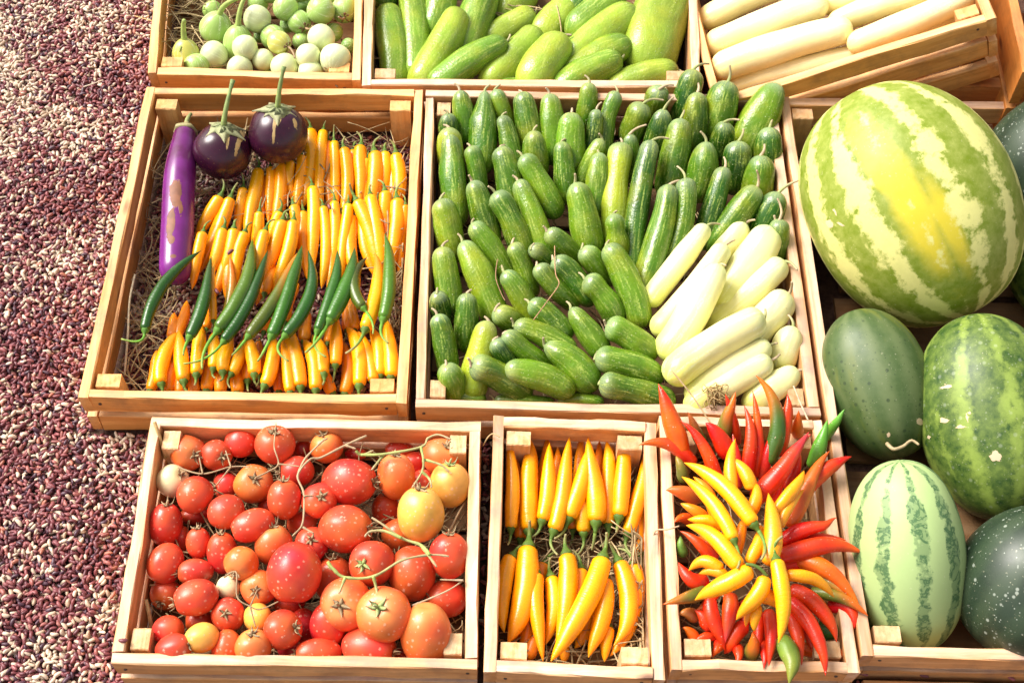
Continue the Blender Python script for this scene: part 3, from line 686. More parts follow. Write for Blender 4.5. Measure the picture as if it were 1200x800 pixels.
WH = [(829,264,757,358,26,0,.8,.100,.060,'slender pale cucumber, uppermost left of the pale ones'),(874,261,840,302,26,0,.85,.088,.055,'small pale cucumber mostly hidden behind its neighbours'),(850,287,766,392,28,.03,.85,.100,.066,'long pale cucumber second from the left of the pale ones'),
(842,310,776,421,37,.03,.8,.112,.075,'thick creamy cucumber with stubby dark stem pointing back'),(906,267,836,366,43,.02,.85,.098,.052,'broad pale cucumber behind, touching dark green ones'),(920,306,828,388,34,0,.85,.092,.045,'pale green cucumber running behind the large creamy one'),
(925,344,856,420,38,0,.9,.094,.055,'pale cucumber with thin dry stalk lying across its end'),(896,372,782,446,38,.05,.95,.112,.092,'large ivory cucumber lying on top in the middle'),(930,382,910,436,32,0,.8,.092,.055,'short pale cucumber pointing up near the crate corner'),
(903,404,806,470,31,.04,.85,.094,.072,'pale cucumber below the large ivory one'),(904,422,804,482,32,.02,.9,.09,.072,'pale cucumber along the front rim behind red chilies'),(936,434,872,480,32,.02,.75,.082,.06,'pale cucumber with white curly stem in the front corner')]
for x1, y1, x2, y2, wd, bend, neck, z1, z2, lab in WH:
    cucumber('pale_cucumber', x1, y1, x2, y2, wd, z1, z2, lab, 'cucumber', 'pale cucumbers in the large crate', PALE, ((.62, .66, .30), (.84, .78, .36), (.72, .74, .17)), bend, neck, 0, stem=rng.uniform(12, 24), stemdir=(rng.uniform(4, 18), rng.uniform(-16, -4)), taper=1.0, widen=1.08)

# ---- large cucumbers in crate B
z = lambda x, y: (400 + x / 2.857, y / 2.857)
BB = [(150,20,180,300,108,.02,'L'),(225,-60,250,280,100,.02,'L'),(395,35,245,305,118,.03,'Y'),(350,-60,305,130,110,0,'L'),(490,-60,400,200,125,0,'L'),(650,45,470,165,95,.05,'Y'),(555,140,300,305,105,.05,'L'),(660,100,470,300,115,.03,'Y'),(745,120,610,310,135,0,'Y'),(640,-60,520,90,120,0,'Y'),(775,5,650,150,120,0,'Y'),(990,35,740,240,135,.03,'Y'),(970,140,740,275,115,.03,'L'),(940,195,700,320,115,.04,'L'),(1110,-80,1000,260,200,0,'Y'),(1130,235,880,310,105,.05,'Y'),(940,-30,760,130,120,0,'L'),(620,285,450,315,70,0,'L'),(830,-60,760,80,100,0,'D'),(130,-120,150,40,100,0,'D'),(290,-150,300,60,90,0,'M')]
row = sorted(BB, key=lambda q: q[0]); n = len(row)
for i, (x1, y1, x2, y2, wd, bend, k) in enumerate(row):
    a_, b_ = z(x1, y1), z(x2, y2); zz = .058 if y1 > 90 else .052
    lift = {745: .022, 990: .018, 970: .014, 940: .016, 555: .018, 660: .006, 650: -.012, 1110: .012, 395: .012, 1130: .01, 775: -.01, 640: -.02, 940.5: 0}.get(x1, 0)
    base = np.array({'D': (.06, .16, .02), 'M': (.12, .25, .03), 'L': (.14, .26, .02), 'Y': (.25, .37, .035)}[k]) * rng.uniform(.9, 1.1)
    lab = f'{"big yellowish" if wd > 150 else "pale yellow-green" if k == "Y" else "light green" if k == "L" else "dark green"} large cucumber, {place_word(i, n)} in the crate behind the main one'
    cucumber('large_cucumber', *a_, *b_, wd / 2.857, zz + lift, zz - .022 + lift, lab, 'cucumber', 'large light green cucumbers in the rear crate', CUKE, (base * .8, base, base * 1.15), bend, .85, 0, stem=rng.uniform(5, 12))

# ---- cream cucumbers in crate D
z = lambda x, y: (800 + x / 3, y / 3)
DD = [(600,100,100,255,118,.03,.142,.132,'long cream cucumber nearest the front of the slanting crate, on top'),(512,5,80,175,112,.03,.14,.128,'long cream cucumber behind the front one, second at left'),(350,-50,58,85,95,.03,.135,.122,'cream cucumber touching the left wall of the slanting crate'),(1030,-30,578,165,98,.02,.142,.135,'cream cucumber at right pointing towards the crate corner'),(860,-30,510,90,90,.03,.13,.12,'cream cucumber behind the right one in the slanting crate'),(980,40,740,165,70,0,.112,.105,'cream cucumber low against the front board at right'),(630,190,150,315,80,.02,.11,.105,'cream cucumber low against the front board at left'),(660,-40,470,25,80,0,.128,.12,'cream cucumber at the rear middle of the slanting crate'),(830,-130,560,-20,90,0,.125,.12,'cream cucumber farthest back, half outside the picture')]
dz = lambda px, py: .08 + (px - 836) / 330 * .135
for x1, y1, x2, y2, wd, bend, z1, z2, lab in DD:
    cucumber('cream_cucumber', *z(x1, y1), *z(x2, y2), wd / 3, dz(*z(x1, y1)) + z1 - .153, dz(*z(x2, y2)) + z2 - .150, lab, 'cucumber', 'cream cucumbers in the slanting crate', PALE, ((.88, .77, .40), (.90, .79, .40), (.86, .71, .28)), bend + rng.normal(0, .02), rng.uniform(.8, .95), abs(rng.normal(0, .03)), stem=0, taper=rng.uniform(.88, 1.0))

# ---- tomatoes in crate G : cx cy rx ry rot colour layer calyx(dx,dy)
TG = [(243,147,50,48,0,'o',1,(.65,.1)),(325,153,42,43,0,'r',1,(.6,.1)),(392,116,43,42,0,'r',1,None),(490,123,57,53,0,'r',2,(.05,-.75)),(200,226,46,44,0,'w',1,(.7,-.5)),(263,265,50,53,0,'r',2,None),(352,240,38,37,0,'r',0,(-.8,0)),(430,235,52,55,0,'o',1,(.25,-.4)),(552,199,48,43,0,'r',1,(-.4,-.3)),(637,130,45,45,0,'o',1,(-.2,-.85)),(570,137,32,26,0,'d',0,None),(517,278,47,57,0,'r',2,(.1,-.9)),(617,282,47,50,0,'r',2,(.25,-.35)),(702,228,78,63,0,'r',2,(.95,-.1)),(835,213,52,65,0,'o',2,(.05,-.9)),(843,140,42,28,0,'d',0,None),(962,157,50,55,0,'o',1,(.4,-.7)),(987,237,57,63,0,'y',2,(-.25,-.75)),(805,307,38,48,0,'d',0,(-.1,-.2)),(904,320,65,78,0,'y',3,(-.2,-.85)),(691,362,76,64,0,'r',2,(.95,.2)),(180,350,46,62,8,'r',1,(.1,-.95)),(262,325,42,25,0,'d',0,None),(351,314,52,48,0,'r',2,None),(426,352,62,45,-20,'r',2,None),(570,348,47,35,0,'r',0,(0,-.6)),(486,408,52,58,0,'o',1,(0,-.8)),(273,402,34,45,0,'r',1,(-.2,-.85)),(340,430,41,60,0,'r',1,(-.2,-.95)),(225,400,28,50,0,'d',0,None),(179,461,49,58,20,'r',1,None),(263,484,50,36,0,'r',1,(-.9,0)),(395,460,48,46,0,'o',2,(-.3,.6)),(594,407,47,48,0,'r',1,(.1,-.45)),(545,488,74,85,0,'R',3,None),(765,460,64,62,0,'r',2,(-.35,-.1)),(986,437,54,66,0,'r',2,(-.05,-.4)),(880,488,64,78,0,'r',1,None),(840,380,45,48,0,'o',0,None),(658,508,54,70,0,'r',0,(-.1,-.9)),(443,530,50,47,0,'o',1,(0,.0)),(358,528,33,32,0,'w',1,None),(265,557,62,50,-15,'r',2,(-.9,-.1)),(180,548,42,45,0,'r',0,(-.2,.5)),(357,606,47,45,0,'r',1,(0,-.3)),(441,614,40,38,0,'y',1,None),(692,577,70,75,0,'o',2,(-.15,-.15)),(800,604,73,80,0,'o',3,(-.15,-.45)),(975,560,62,52,0,'r',0,None),(920,662,70,92,0,'o',2,None),(641,635,50,65,0,'r',1,(-.3,-.5)),(530,570,45,35,0,'d',0,None),(513,648,57,52,0,'R',2,(.85,-.2)),(570,640,40,50,0,'d',0,None),(187,650,45,40,0,'r',1,None),(277,625,42,32,0,'d',0,None),(282,671,48,40,-12,'y',2,(-.9,.2)),(203,702,54,40,-15,'r',2,(.8,-.4)),(281,722,36,26,0,'w',0,None),(354,700,42,50,0,'o',1,None),(429,698,50,50,0,'o',2,(0,-.9)),(612,714,66,40,0,'R',1,(-.95,.2)),(758,700,78,60,8,'r',1,(.95,.2)),(540,705,42,32,0,'d',0,None),(470,300,28,32,0,'d',0,None),(720,150,32,18,0,'d',0,None),(890,175,40,30,0,'d',0,None),(910,240,40,45,0,'r',0,None),(745,690-70,35,50,0,'d',0,None),(850,735,40,30,0,'d',0,None)]
TC = {'r': (.66, .062, .026), 'o': (.72, .135, .03), 'R': (.62, .058, .024), 'd': (.48, .028, .012), 'y': (.80, .40, .07), 'w': (.74, .66, .38)}
TN = {'r': 'red', 'o': 'orange-red', 'R': 'deep red', 'd': 'dark red half buried', 'y': 'yellow-orange', 'w': 'creamy white'}
rows = [(0, 190, 'back row'), (190, 290, 'second row'), (290, 380, 'third row'), (380, 470, 'fourth row'), (470, 560, 'fifth row'), (560, 660, 'sixth row'), (660, 900, 'front row')]
TOMPOS = []
for lo_y, hi_y, rw in rows:
    row = sorted([q for q in TG if lo_y <= q[1] < hi_y], key=lambda q: q[0])
    for i, (cx, cy, rx, ry, rot, k, lay, cal) in enumerate(row):
        px, py = 120 + cx / 2.424, 470 + cy / 2.424
        zc = (.038, .060, .074, .088)[lay]; c = at(px, py, zc); m = mpp(c); rx_, ry_ = rx / 2.424 * m * 1.05, ry / 2.424 * m * 1.05
        el_ = max(rx, ry) / min(rx, ry) > 1.1
        if el_:
            an = radians(rot) + (0 if rx > ry else pi / 2); dv = np.array([cos(an), sin(an)])
            if cal is not None and np.dot(dv, cal) < 0 or (cal is None and rng.random() < .5): dv = -dv
            ax = scr(dv[0] * .93, dv[1] * .93, .25); la, ra = max(rx_, ry_), min(rx_, ry_)
        else:
            ax = scr(*cal) if cal is not None else unit(rng.normal(size=3) * np.array([1, 1, .3]) - B_ * 1.5); la, ra = min(rx_, ry_) * .96, (rx_ + ry_) / 2
        shape = 'long ' if el_ and max(rx, ry) > 55 else 'small ' if max(rx, ry) < 42 and k != 'd' else 'big ' if max(rx, ry) > 68 else ''
        lab = f'{shape}{TN[k]} tomato, {place_word(i, len(row))} in the {rw} of its crate'
        if k == 'w': lab = {200: 'creamy white round tomato at the upper left of its crate', 358: 'small cream tomato amid red ones at the middle left', 281: 'pale greenish tomato low at the front left corner'}[cx]
        root = thing('tomato', (c[0], c[1], max(zc - ra, .002)), lab, 'tomato', 'tomatoes in the lower left crate')
        V, F, cyl, ang, t = ball_mesh(c, ax, la, ra, 36, 26, .05 if not el_ else -.02, lob=rng.uniform(.01, .028), nlob=int(rng.integers(4, 7)), dent=.12)
        cb = np.array(TC[k]) * rng.uniform(.92, 1.08); sh = lerp(cb, TC['o'] if k in 'rRd' else (.75, .5, .15), .35)
        mesh_obj('fruit', V, F, TOM, root, col=lerp(sh[None], cb[None], sstep(.05, .4, t)[:, None]), cyl=cyl, ang=ang)
        top = c + ax * la * .90; TOMPOS.append((px, py, c))
        if cal is not None:
            green = (k == 'r' and cx in (765, 800, 987)) or cx in (800, 987)
            c0, c1 = ((.30, .38, .12), (.42, .40, .2)) if green else ((.30, .21, .11), (.44, .32, .18))
            v, f, cc = sepals(top, ax, .0015, ra * .46, 5, ra * .085, .85, .0012, c0, c1, lift=.001)
            st = stem_mesh(top, ax, ra * .35, .0014, c0, c1, .6, 5)
            v, f, cc = merge([(v, f, cc), st]); mesh_obj('calyx', v, f, STEM, root, col=cc)

# ---- dry and green tomato stalks over the tomatoes
gz = lambda p: at(120 + p[0] / 2.424, 470 + p[1] / 2.424, p[2] if len(p) > 2 else .098)
def vine(label, polys, c0, c1, r=.0016, zz=.1):
    parts = []; r *= .68
    for pl in polys:
        pts = smooth([gz((*q, zz + rng.uniform(-.003, .004)) if len(q) == 2 else q) for q in pl], len(pl) * 6)
        t = np.linspace(0, 1, len(pts)); ww = r * (1.15 - .5 * t + .25 * np.sin(t * len(pl) * 3.1) ** 8)
        V, F, cy, an, tv = loft(pts, ww, 7); parts.append((V, F, lerp(np.array(c0)[None], np.array(c1)[None], tv[:, None])))
    v, f, c = merge(parts); return tag(mesh_obj('tomato_stalk', v, f, STEM, None, col=c), label, 'tomato stalk', 'tomato stalks over the tomatoes')
TAN, TAN2, GRN = (.46, .33, .19), (.36, .24, .13), (.36, .44, .12)
vine('dry brown tomato stalk along the upper left tomatoes', [[(215,188),(285,206),(365,186),(420,186)],[(365,186),(330,230),(318,240)],[(285,206),(275,160)],[(365,186),(350,140)]], TAN2, TAN, .0013)
vine('dry stalk forking between back row tomatoes', [[(435,217),(470,200),(500,178),(488,130),(492,85)],[(500,178),(560,185)]], TAN2, TAN, .0014, .103)
vine('long tan stalk bending down through the middle tomatoes', [[(750,98),(690,125),(620,160),(590,165),(555,210),(572,260),(572,320),(565,355),(540,382)],[(555,210),(575,165),(620,118),(640,105)],[(565,355),(600,375)],[(690,125),(720,135)],[(572,270),(600,268)]], TAN, TAN, .0019, .108)
vine('green branching stalk at the upper right of the tomatoes', [[(735,152),(800,150),(905,130),(925,105),(955,95),(990,108)],[(905,130),(912,165),(908,200),(880,245)],[(908,200),(930,222),(935,245)],[(800,150),(765,195)],[(912,165),(960,180),(985,200)],[(720,140),(735,152),(770,140)]], GRN, TAN, .0022, .105)
vine('thick green stalk linking the large tomatoes at right', [[(640,455),(655,475),(690,500),(770,497),(850,452),(930,436),(985,440)],[(770,497),(778,530),(785,570)],[(690,500),(672,545)],[(930,436),(905,408),(850,388),(800,352),(765,330)],[(905,408),(950,470)],[(850,388),(800,368),(760,370),(745,385)],[(655,475),(640,470)]], GRN, TAN, .0024, .113)
vine('small brown stalk over the cream and orange tomatoes', [[(345,500),(380,485),(383,555),(420,582),(450,590),(500,568)],[(420,582),(440,535)],[(420,582),(435,640)]], TAN2, TAN2, .0013, .098)
vine('bare tan stalk across the lower right dark tomato', [[(880,580),(930,560),(985,535),(1025,508)],[(1025,508),(960,506)]], (.55, .42, .28), TAN, .0015, .088)
vine('dry twig in the right side of the tomato crate', [[(985,370),(1010,320),(1030,285)]], TAN, TAN2, .0016, .07)

# ---- yellow chilies in crate H
hz = lambda x, y: (550 + x / 2.424, 470 + y / 2.424)
HU = [(118,362,110,100,34,.0,2),(145,392,134,152,34,0,0),(170,368,172,112,46,.04,1),(207,340,232,118,40,.05,2),(240,368,287,103,42,.04,2),(283,332,330,135,42,.05,2),(325,374,331,215,40,0,1),(360,344,342,103,46,.04,2),(395,352,385,108,40,0,1),(425,328,436,72,42,.02,2),(408,300,408,128,34,0,0),(450,378,491,148,40,.06,1),(485,432,485,276,35,0,0),(203,280,216,103,34,0,0),(237,280,247,130,30,0,0),(262,280,256,132,28,0,0),(303,300,323,93,30,0,0),(362,300,368,112,26,0,0),(292,364,297,250,32,0,0)]
HL = [(122,440,98,655,42,-.12,2),(168,412,105,685,56,.05,2),(191,488,207,738,44,0,2),(231,497,218,690,40,.04,1),(276,433,246,700,48,.05,2),(316,475,288,670,40,.05,1),(380,443,236,738,52,.05,3),(387,503,340,728,44,.05,2),(424,455,405,692,48,.14,2),(466,463,402,722,46,.14,1),(215,462,205,530,44,0,0),(150,560,156,720,42,0,0),(134,600,128,690,32,0,0),(190,670,160,738,36,0,0),(345,580,295,700,42,.05,0),(398,640,384,740,30,0,1),(272,690,262,742,32,0,0)]
GH = 'yellow chilies in the narrow crate'
for lst, rw in ((HU, 'far row'), (HL, 'near row')):
    row = sorted(lst, key=lambda q: q[0]); n = len(row)
    for i, (x1, y1, x2, y2, wd, bend, lay) in enumerate(row):
        zz = (.030, .043, .054, .066)[lay]; c = YC() if lay else OC(); tn = 'yellow' if lay else 'orange-yellow low-lying'
        lab = f'{adj(bend, 1, 0)}{tn} chili, {place_word(i, n)} in the {rw} of the narrow crate'
        chili('yellow_chili', *hz(x1, y1), *hz(x2, y2), wd / 2.424, zz, zz + (.012 if lst is HU else -.006), lab, 'chili', GH, CHILI, c, lerp(c, OC(), rng.uniform(.05, .45)), bend + rng.normal(0, .02), arch=.002, stem=rng.uniform(14, 26), widen=1.19 * rng.uniform(.94, 1.06), tp=rng.uniform(2., 3.4))

# ---- the bursting bunch of chilies in crate I : base -> tip
ia = lambda x, y: (740 + x / 4.211, 430 + y / 4.211)
ib = lambda x, y: (740 + x / 4, 600 + y / 4)
RD, OR, GN, OL, BRN = (.70, .036, .004), (.78, .13, .006), (.09, .26, .02), (.12, .15, .02), (.42, .10, .02)
RED = []  # (x1,y1,x2,y2,w,cbase,ctip,bend,hook,z1,z2,label)
def ra(a, b, c_, d, w_, cb, ct, bend=0, hook=0, z1=.085, z2=.125, lab=''): RED.append((*ia(a, b), *ia(c_, d), w_ / 4.211, cb, ct, bend, hook, z1, z2, lab))
def rb(a, b, c_, d, w_, cb, ct, bend=0, hook=0, z1=.085, z2=.105, lab=''): RED.append((*ib(a, b), *ib(c_, d), w_ / 4, cb, ct, bend, hook, z1, z2, lab))
ra(250,440,133,83,98,OR,RD,.03,0,.09,.135,'thick orange-red chili leaning left over the upper rim')
ra(310,480,40,385,70,RD,OR,.12,0,.085,.105,'red chili reaching left across the rim of the narrow crate')
ra(435,565,238,268,66,RD,RD,.05,0,.085,.12,'red chili slanting up between orange and olive ones')
ra(475,440,375,278,92,RD,RD,.06,0,.088,.12,'stout red chili with a kinked tip at the upper middle')
ra(350,390,280,222,60,OL,BRN,.03,0,.075,.115,'olive chili with a brown tip near the upper left')
ra(430,390,518,123,76,OL,OR,.06,0,.08,.13,'chili dark below and orange-red above, pointing to pale cucumbers')
ra(520,380,468,133,50,RD,RD,.03,0,.078,.13,'slim red chili tip left of the two-tone one')
ra(565,560,550,188,66,RD,RD,.06,0,.088,.125,'straight red chili in the upper middle of the bunch')
ra(605,545,602,118,50,RD,OR,.06,0,.08,.13,'slim red chili touching the middle straight one')
ra(672,480,612,43,80,(.05,.12,.015),OR,.16,0,.09,.14,'dark green chili with a red tip, tallest of the bunch')
ra(725,440,762,133,76,RD,RD,.04,0,.085,.13,'red chili right of the tall dark green one')
ra(600,660,880,322,95,RD,(.60,.035,.04),.04,0,.098,.13,'broad pinkish red chili pointing to the upper right')
ra(690,680,882,332,72,RD,(.58,.03,.035),-.07,0,.093,.125,'red chili curving beside the broad pinkish one')
ra(820,340,825,215,62,OR,OR,.03,0,.08,.12,'short orange-red tip near the upper right corner')
ra(885,500,975,258,72,GN,(.10,.32,.03),.03,0,.088,.12,'green chili leaning right over the rim')
ra(950,360,1047,207,48,GN,(.12,.36,.04),-.04,0,.08,.125,'thin green chili tip behind the leaning green one')
ra(830,640,1088,440,86,RD,RD,.10,0,.09,.11,'red chili with hooked end over the right rim')
ra(775,790,985,415,86,(.60,.13,.012),(.66,.12,.012),-.05,0,.096,.115,'brownish orange chili leaning to the upper right')
rb(690,150,972,55,72,RD,RD,.06,-.5,.094,.108,'red chili pointing right with curled end, upper of two')
rb(680,215,1085,190,86,RD,RD,.07,0,.10,.10,'big dusty red chili pointing right over the rim')
rb(775,215,1072,440,88,OR,OR,.09,0,.092,.092,'orange-red chili drooping right with pale scar')
rb(780,262,1060,420,60,OL,(.55,.14,.02),.05,0,.08,.09,'olive chili turning orange, under the drooping one')
rb(840,372,1105,485,56,(.14,.17,.02),OR,.05,0,.084,.09,'narrow olive chili with orange tip at the right rim')
rb(740,360,955,605,80,RD,RD,.12,0,.094,.088,'dusty red chili curving down to the right')
rb(735,410,905,762,72,RD,RD,.08,0,.098,.096,'long red chili hanging over the lower right rim')
rb(738,480,805,715,68,RD,RD,.05,0,.09,.088,'red chili pointing down between two others')
rb(638,460,650,722,64,RD,RD,.05,0,.09,.09,'red chili pointing straight down beside the yellow one')
rb(620,590,615,735,42,RD,RD,0,0,.07,.085,'slim red tip at the bottom rim')
rb(365,400,432,648,74,RD,RD,-.05,0,.088,.07,'long red chili at lower left, left of a pair')
rb(460,380,448,610,72,RD,(.58,.04,.04),.03,0,.088,.078,'red chili at lower left, right of a pair')
rb(545,530,430,660,76,RD,RD,-.06,0,.075,.06,'red chili curving behind the lower left pair')
rb(395,225,223,88,62,RD,RD,.04,0,.085,.10,'red chili poking out left between yellow ones')
rb(345,320,222,235,74,RD,RD,-.30,0,.078,.09,'curled red chili at the left rim')
rb(345,365,140,432,66,OL,OR,-.08,0,.085,.105,'olive chili with an orange tip crossing the left rim')
rb(365,545,288,455,66,RD,RD,.06,0,.07,.085,'short red chili at the lower left')
rb(300,500,228,478,62,BRN,(.66,.25,.05),0,0,.068,.08,'stubby orange-brown chili at the left wall')
rb(300,610,245,540,58,OR,OR,0,0,.06,.08,'stubby orange-red chili above the lower left post')
rb(400,590,288,605,48,RD,RD,.05,0,.06,.07,'small red chili lying flat at lower left')
rb(410,600,385,680,52,RD,OR,0,0,.06,.07,'small orange-red tip near the lower left post')
rb(490,630,490,712,54,RD,RD,0,0,.06,.075,'short red tip at the bottom near the middle')
rb(565,680,560,560,68,OL,OR,0,0,.06,.105,'stubby olive chili with an orange end by the bottom rim')
rb(690,590,745,805,90,(.16,.26,.03),(.22,.26,.03),.10,0,.09,.10,'fat green chili hanging over the bottom rim')
rb(920,440,1040,545,72,RD,RD,.22,0,.072,.08,'curled red chili at the right wall')
rb(870,545,1010,595,84,(.04,.13,.015),(.05,.16,.02),0,0,.055,.065,'dark green chili low in the right corner')
rb(800,635,1030,650,72,OR,(.70,.17,.03),-.14,0,.06,.07,'orange-brown chili lying along the lower right corner')
rb(240,210,232,110,52,(.10,.22,.03),(.16,.26,.04),0,0,.07,.085,'green stub against the left wall')
ra(330,650,178,608,76,BRN,OR,.05,0,.085,.105,'dusty red-brown stub pointing left')
ra(265,560,215,440,60,OL,(.3,.2,.02),-.12,0,.085,.105,'small curled olive chili near the upper left')
ra(300,770,215,765,55,OR,OR,.05,0,.07,.095,'orange stub at the left rim')
rb(700, 250, 985, 285, 66, RD, RD, .05, 0, .082, .085, 'dusty red chili between the two orange ones at the right')
rb(745, 180, 1000, 130, 60, (.55, .02, .012), RD, .05, 0, .084, .09, 'dark red chili behind the big one pointing right')
rb(700, 450, 870, 690, 58, (.52, .02, .012), RD, .08, 0, .076, .07, 'dark red chili half hidden at the lower right')
rb(600, 470, 580, 690, 58, RD, RD, .04, 0, .078, .07, 'red chili half hidden left of the straight one at the bottom')
rb(520, 420, 500, 610, 60, (.52, .02, .012), RD, .04, 0, .076, .068, 'dark red chili between the lower left pair and centre')
rb(420, 330, 285, 470, 56, RD, OR, .06, 0, .078, .08, 'orange-tipped red chili under the broad yellow one')
ra(640, 560, 690, 300, 60, (.52, .02, .012), RD, .05, 0, .078, .11, 'dark red chili between the green one and the broad one')
ra(520, 600, 505, 330, 56, (.52, .02, .012), RD, .04, 0, .076, .11, 'dark red chili half hidden behind the upright orange-yellow one')
ra(390, 560, 330, 360, 56, (.52, .02, .012), RD, .05, 0, .074, .10, 'dark red chili half hidden at the upper left')
ra(760, 600, 830, 420, 56, (.52, .02, .012), RD, .05, 0, .08, .11, 'dark red chili behind the curving one at upper right')
rb(430, 180, 270, 130, 54, RD, OR, .05, 0, .08, .09, 'small orange-tipped red chili low at the left')
GI = 'red, orange and green chilies of the bunch'
for x1, y1, x2, y2, wd, cb, ct, bd, hk, z1, z2, lab in RED:
    v = rng.uniform(.9, 1.1)
    chili('red_chili' if cb in (RD, OR, BRN) else 'green_chili', x1, y1, x2, y2, wd, z1, z2, lab, 'chili', GI, DUSTY, np.array(cb) * v, np.array(ct) * v, bd, arch=.006, hook=hk, stem=0, calyx=False, widen=1.06, tp=rng.uniform(1.5, 2.1))
YEL = []
def ya(a, b, c_, d, w_, bend=0, z1=.14, z2=.125, lab='', st=None, o=0): YEL.append((*ia(a, b), *ia(c_, d), w_ / 4.211, bend, z1, z2, lab, st, o))
def yb(a, b, c_, d, w_, bend=0, z1=.14, z2=.125, lab='', st=None, o=0): YEL.append((*ib(a, b), *ib(c_, d), w_ / 4, bend, z1, z2, lab, st, o))
ya(605,775,263,473,86,.04,.148,.132,'yellow chili, longest at upper left, green stem hanging down',(892,655))
yb(480,130,240,-165,70,.05,.146,.128,'yellow chili pointing up left, left of the longest',(864,665))
ya(495,660,517,352,66,-.04,.12,.128,'orange-yellow chili pointing straight up',None,1)
ya(590,610,474,447,70,.08,.124,.125,'yellow chili bent over beside the upright one',None,1)
ya(570,740,618,575,66,.03,.128,.13,'yellow chili tip above the bunch centre')
yb(640,250,650,-90,88,.05,.14,.138,'thick orange-yellow chili upright in the centre',None,1)
ya(700,720,850,510,62,.04,.128,.13,'yellow chili pointing to the upper right')
ya(730,790,845,605,56,-.05,.124,.12,'orange-yellow chili under the upper right pointing one',None,1)
ya(420,760,300,540,66,.05,.112,.115,'orange chili under the long yellow ones',None,1)
ya(360,750,248,672,58,.04,.108,.118,'short orange chili pointing left',None,1)
yb(430,75,262,32,58,.05,.116,.118,'yellow chili lying to the left, uppermost of those')
yb(510,260,250,62,82,.06,.142,.124,'large yellow chili pointing left from the centre')
yb(425,270,262,275,64,.22,.122,.112,'arched orange-yellow chili at the left',None,1)
yb(450,310,315,288,58,.04,.118,.112,'small orange-yellow chili under the arched one',None,1)
yb(568,272,292,412,90,.03,.148,.122,'broad yellow chili pointing to the lower left')
yb(622,300,497,505,78,.06,.146,.124,'yellow chili pointing down left from the centre')
yb(585,370,695,445,76,-.06,.132,.122,'short orange-yellow chili bending right below the centre',None,1)
yb(678,222,682,612,80,.07,.150,.128,'long bright yellow chili pointing straight down',(917,628))
yb(725,295,945,398,62,.08,.138,.12,'yellow chili pointing right, lowest of the right side')
yb(560,420,540,535,48,0,.12,.112,'small orange-yellow chili tip below the centre',None,1)
yb(585,440,580,557,54,0,.122,.112,'small yellow chili tip right of the other small one')
yb(550,240,600,60,64,.04,.13,.128,'orange-yellow chili half hidden in the centre',None,1)
yb(490,200,530,20,60,.0,.118,.125,'orange-yellow chili half hidden left of the centre',None,1)
yb(560,300,420,215,60,.0,.12,.115,'yellow chili mostly hidden under the centre ones')
for x1, y1, x2, y2, wd, bd, z1, z2, lab, st, o in YEL:
    c = OC() * np.array([1, 1.25, 1]) if o else YC()
    chili('yellow_chili', x1, y1, x2, y2, wd, z1, z2, lab, 'chili', 'yellow chilies on top of the red bunch', CHILI, c, lerp(c, OC(), .15), bd, arch=.006, stem=0 if st is None else None, stem_to=(*st, .012) if st else None, calyx=st is not None, widen=1.02, tp=rng.uniform(1.9, 2.7))
P = bez(at(874, 661, .155), at(890, 660, .16), at(899, 676, .150), 14)
v, f, cy, an, tv = loft(P, np.full(14, .0019), 8); tag(mesh_obj('chili_stalk', v, f, STEM, None, col=(.10, .17, .03)), 'bare dark green stalk curling at the centre of the chili bunch', 'stalk')

# ---- round green eggplants in crate A
az_ = lambda x, y: (170 + x / 4.444, y / 4.444)
AE = [(215,290,70,88,'y',1,(0,-.85)),(270,345,75,48,'g',1,None),(360,290,70,70,'p',1,None),(370,145,80,85,'g',1,(.35,-.7)),(350,55,60,38,'g',0,None),(485,225,75,95,'g',1,(.1,-.85)),(520,253,63,65,'p',2,None),(495,358,82,46,'p',1,None),(585,100,68,70,'p',2,None),(617,312,52,57,'p',1,None),(665,195,62,65,'g',1,None),(700,225,57,62,'y',2,(.8,.4)),(725,350,65,72,'p',1,None),(862,378,72,55,'p',1,None),(848,292,68,58,'p',2,None),(815,215,50,42,'g',0,None),(805,118,60,58,'g',1,(.6,.6)),(918,195,65,70,'p',2,None),(990,312,80,76,'p',2,(-.2,.9)),(730,45,70,58,'g',2,None),(918,55,72,68,'g',2,None),(1037,55,55,75,'g',1,(.1,.75)),(590,15,62,40,'g',0,None),(830,25,36,44,'d',0,None),(745,130,45,36,'d',0,None),(1060,240,34,44,'d',0,None),(985,170,42,50,'g',0,None),(600,190,34,34,'d',0,None),(660,-45,70,55,'g',1,None),(810,-50,70,60,'g',1,None),(975,-50,65,60,'p',1,None),(450,-60,65,60,'g',1,None),(380,385,40,24,'g',0,None),(640,390,36,24,'g',0,None)]
AC = {'g': (.36, .54, .13), 'p': (.62, .68, .36), 'y': (.60, .58, .12), 'd': (.20, .36, .08)}
AN = {'g': 'green', 'p': 'pale', 'y': 'yellowish', 'd': 'half buried green'}
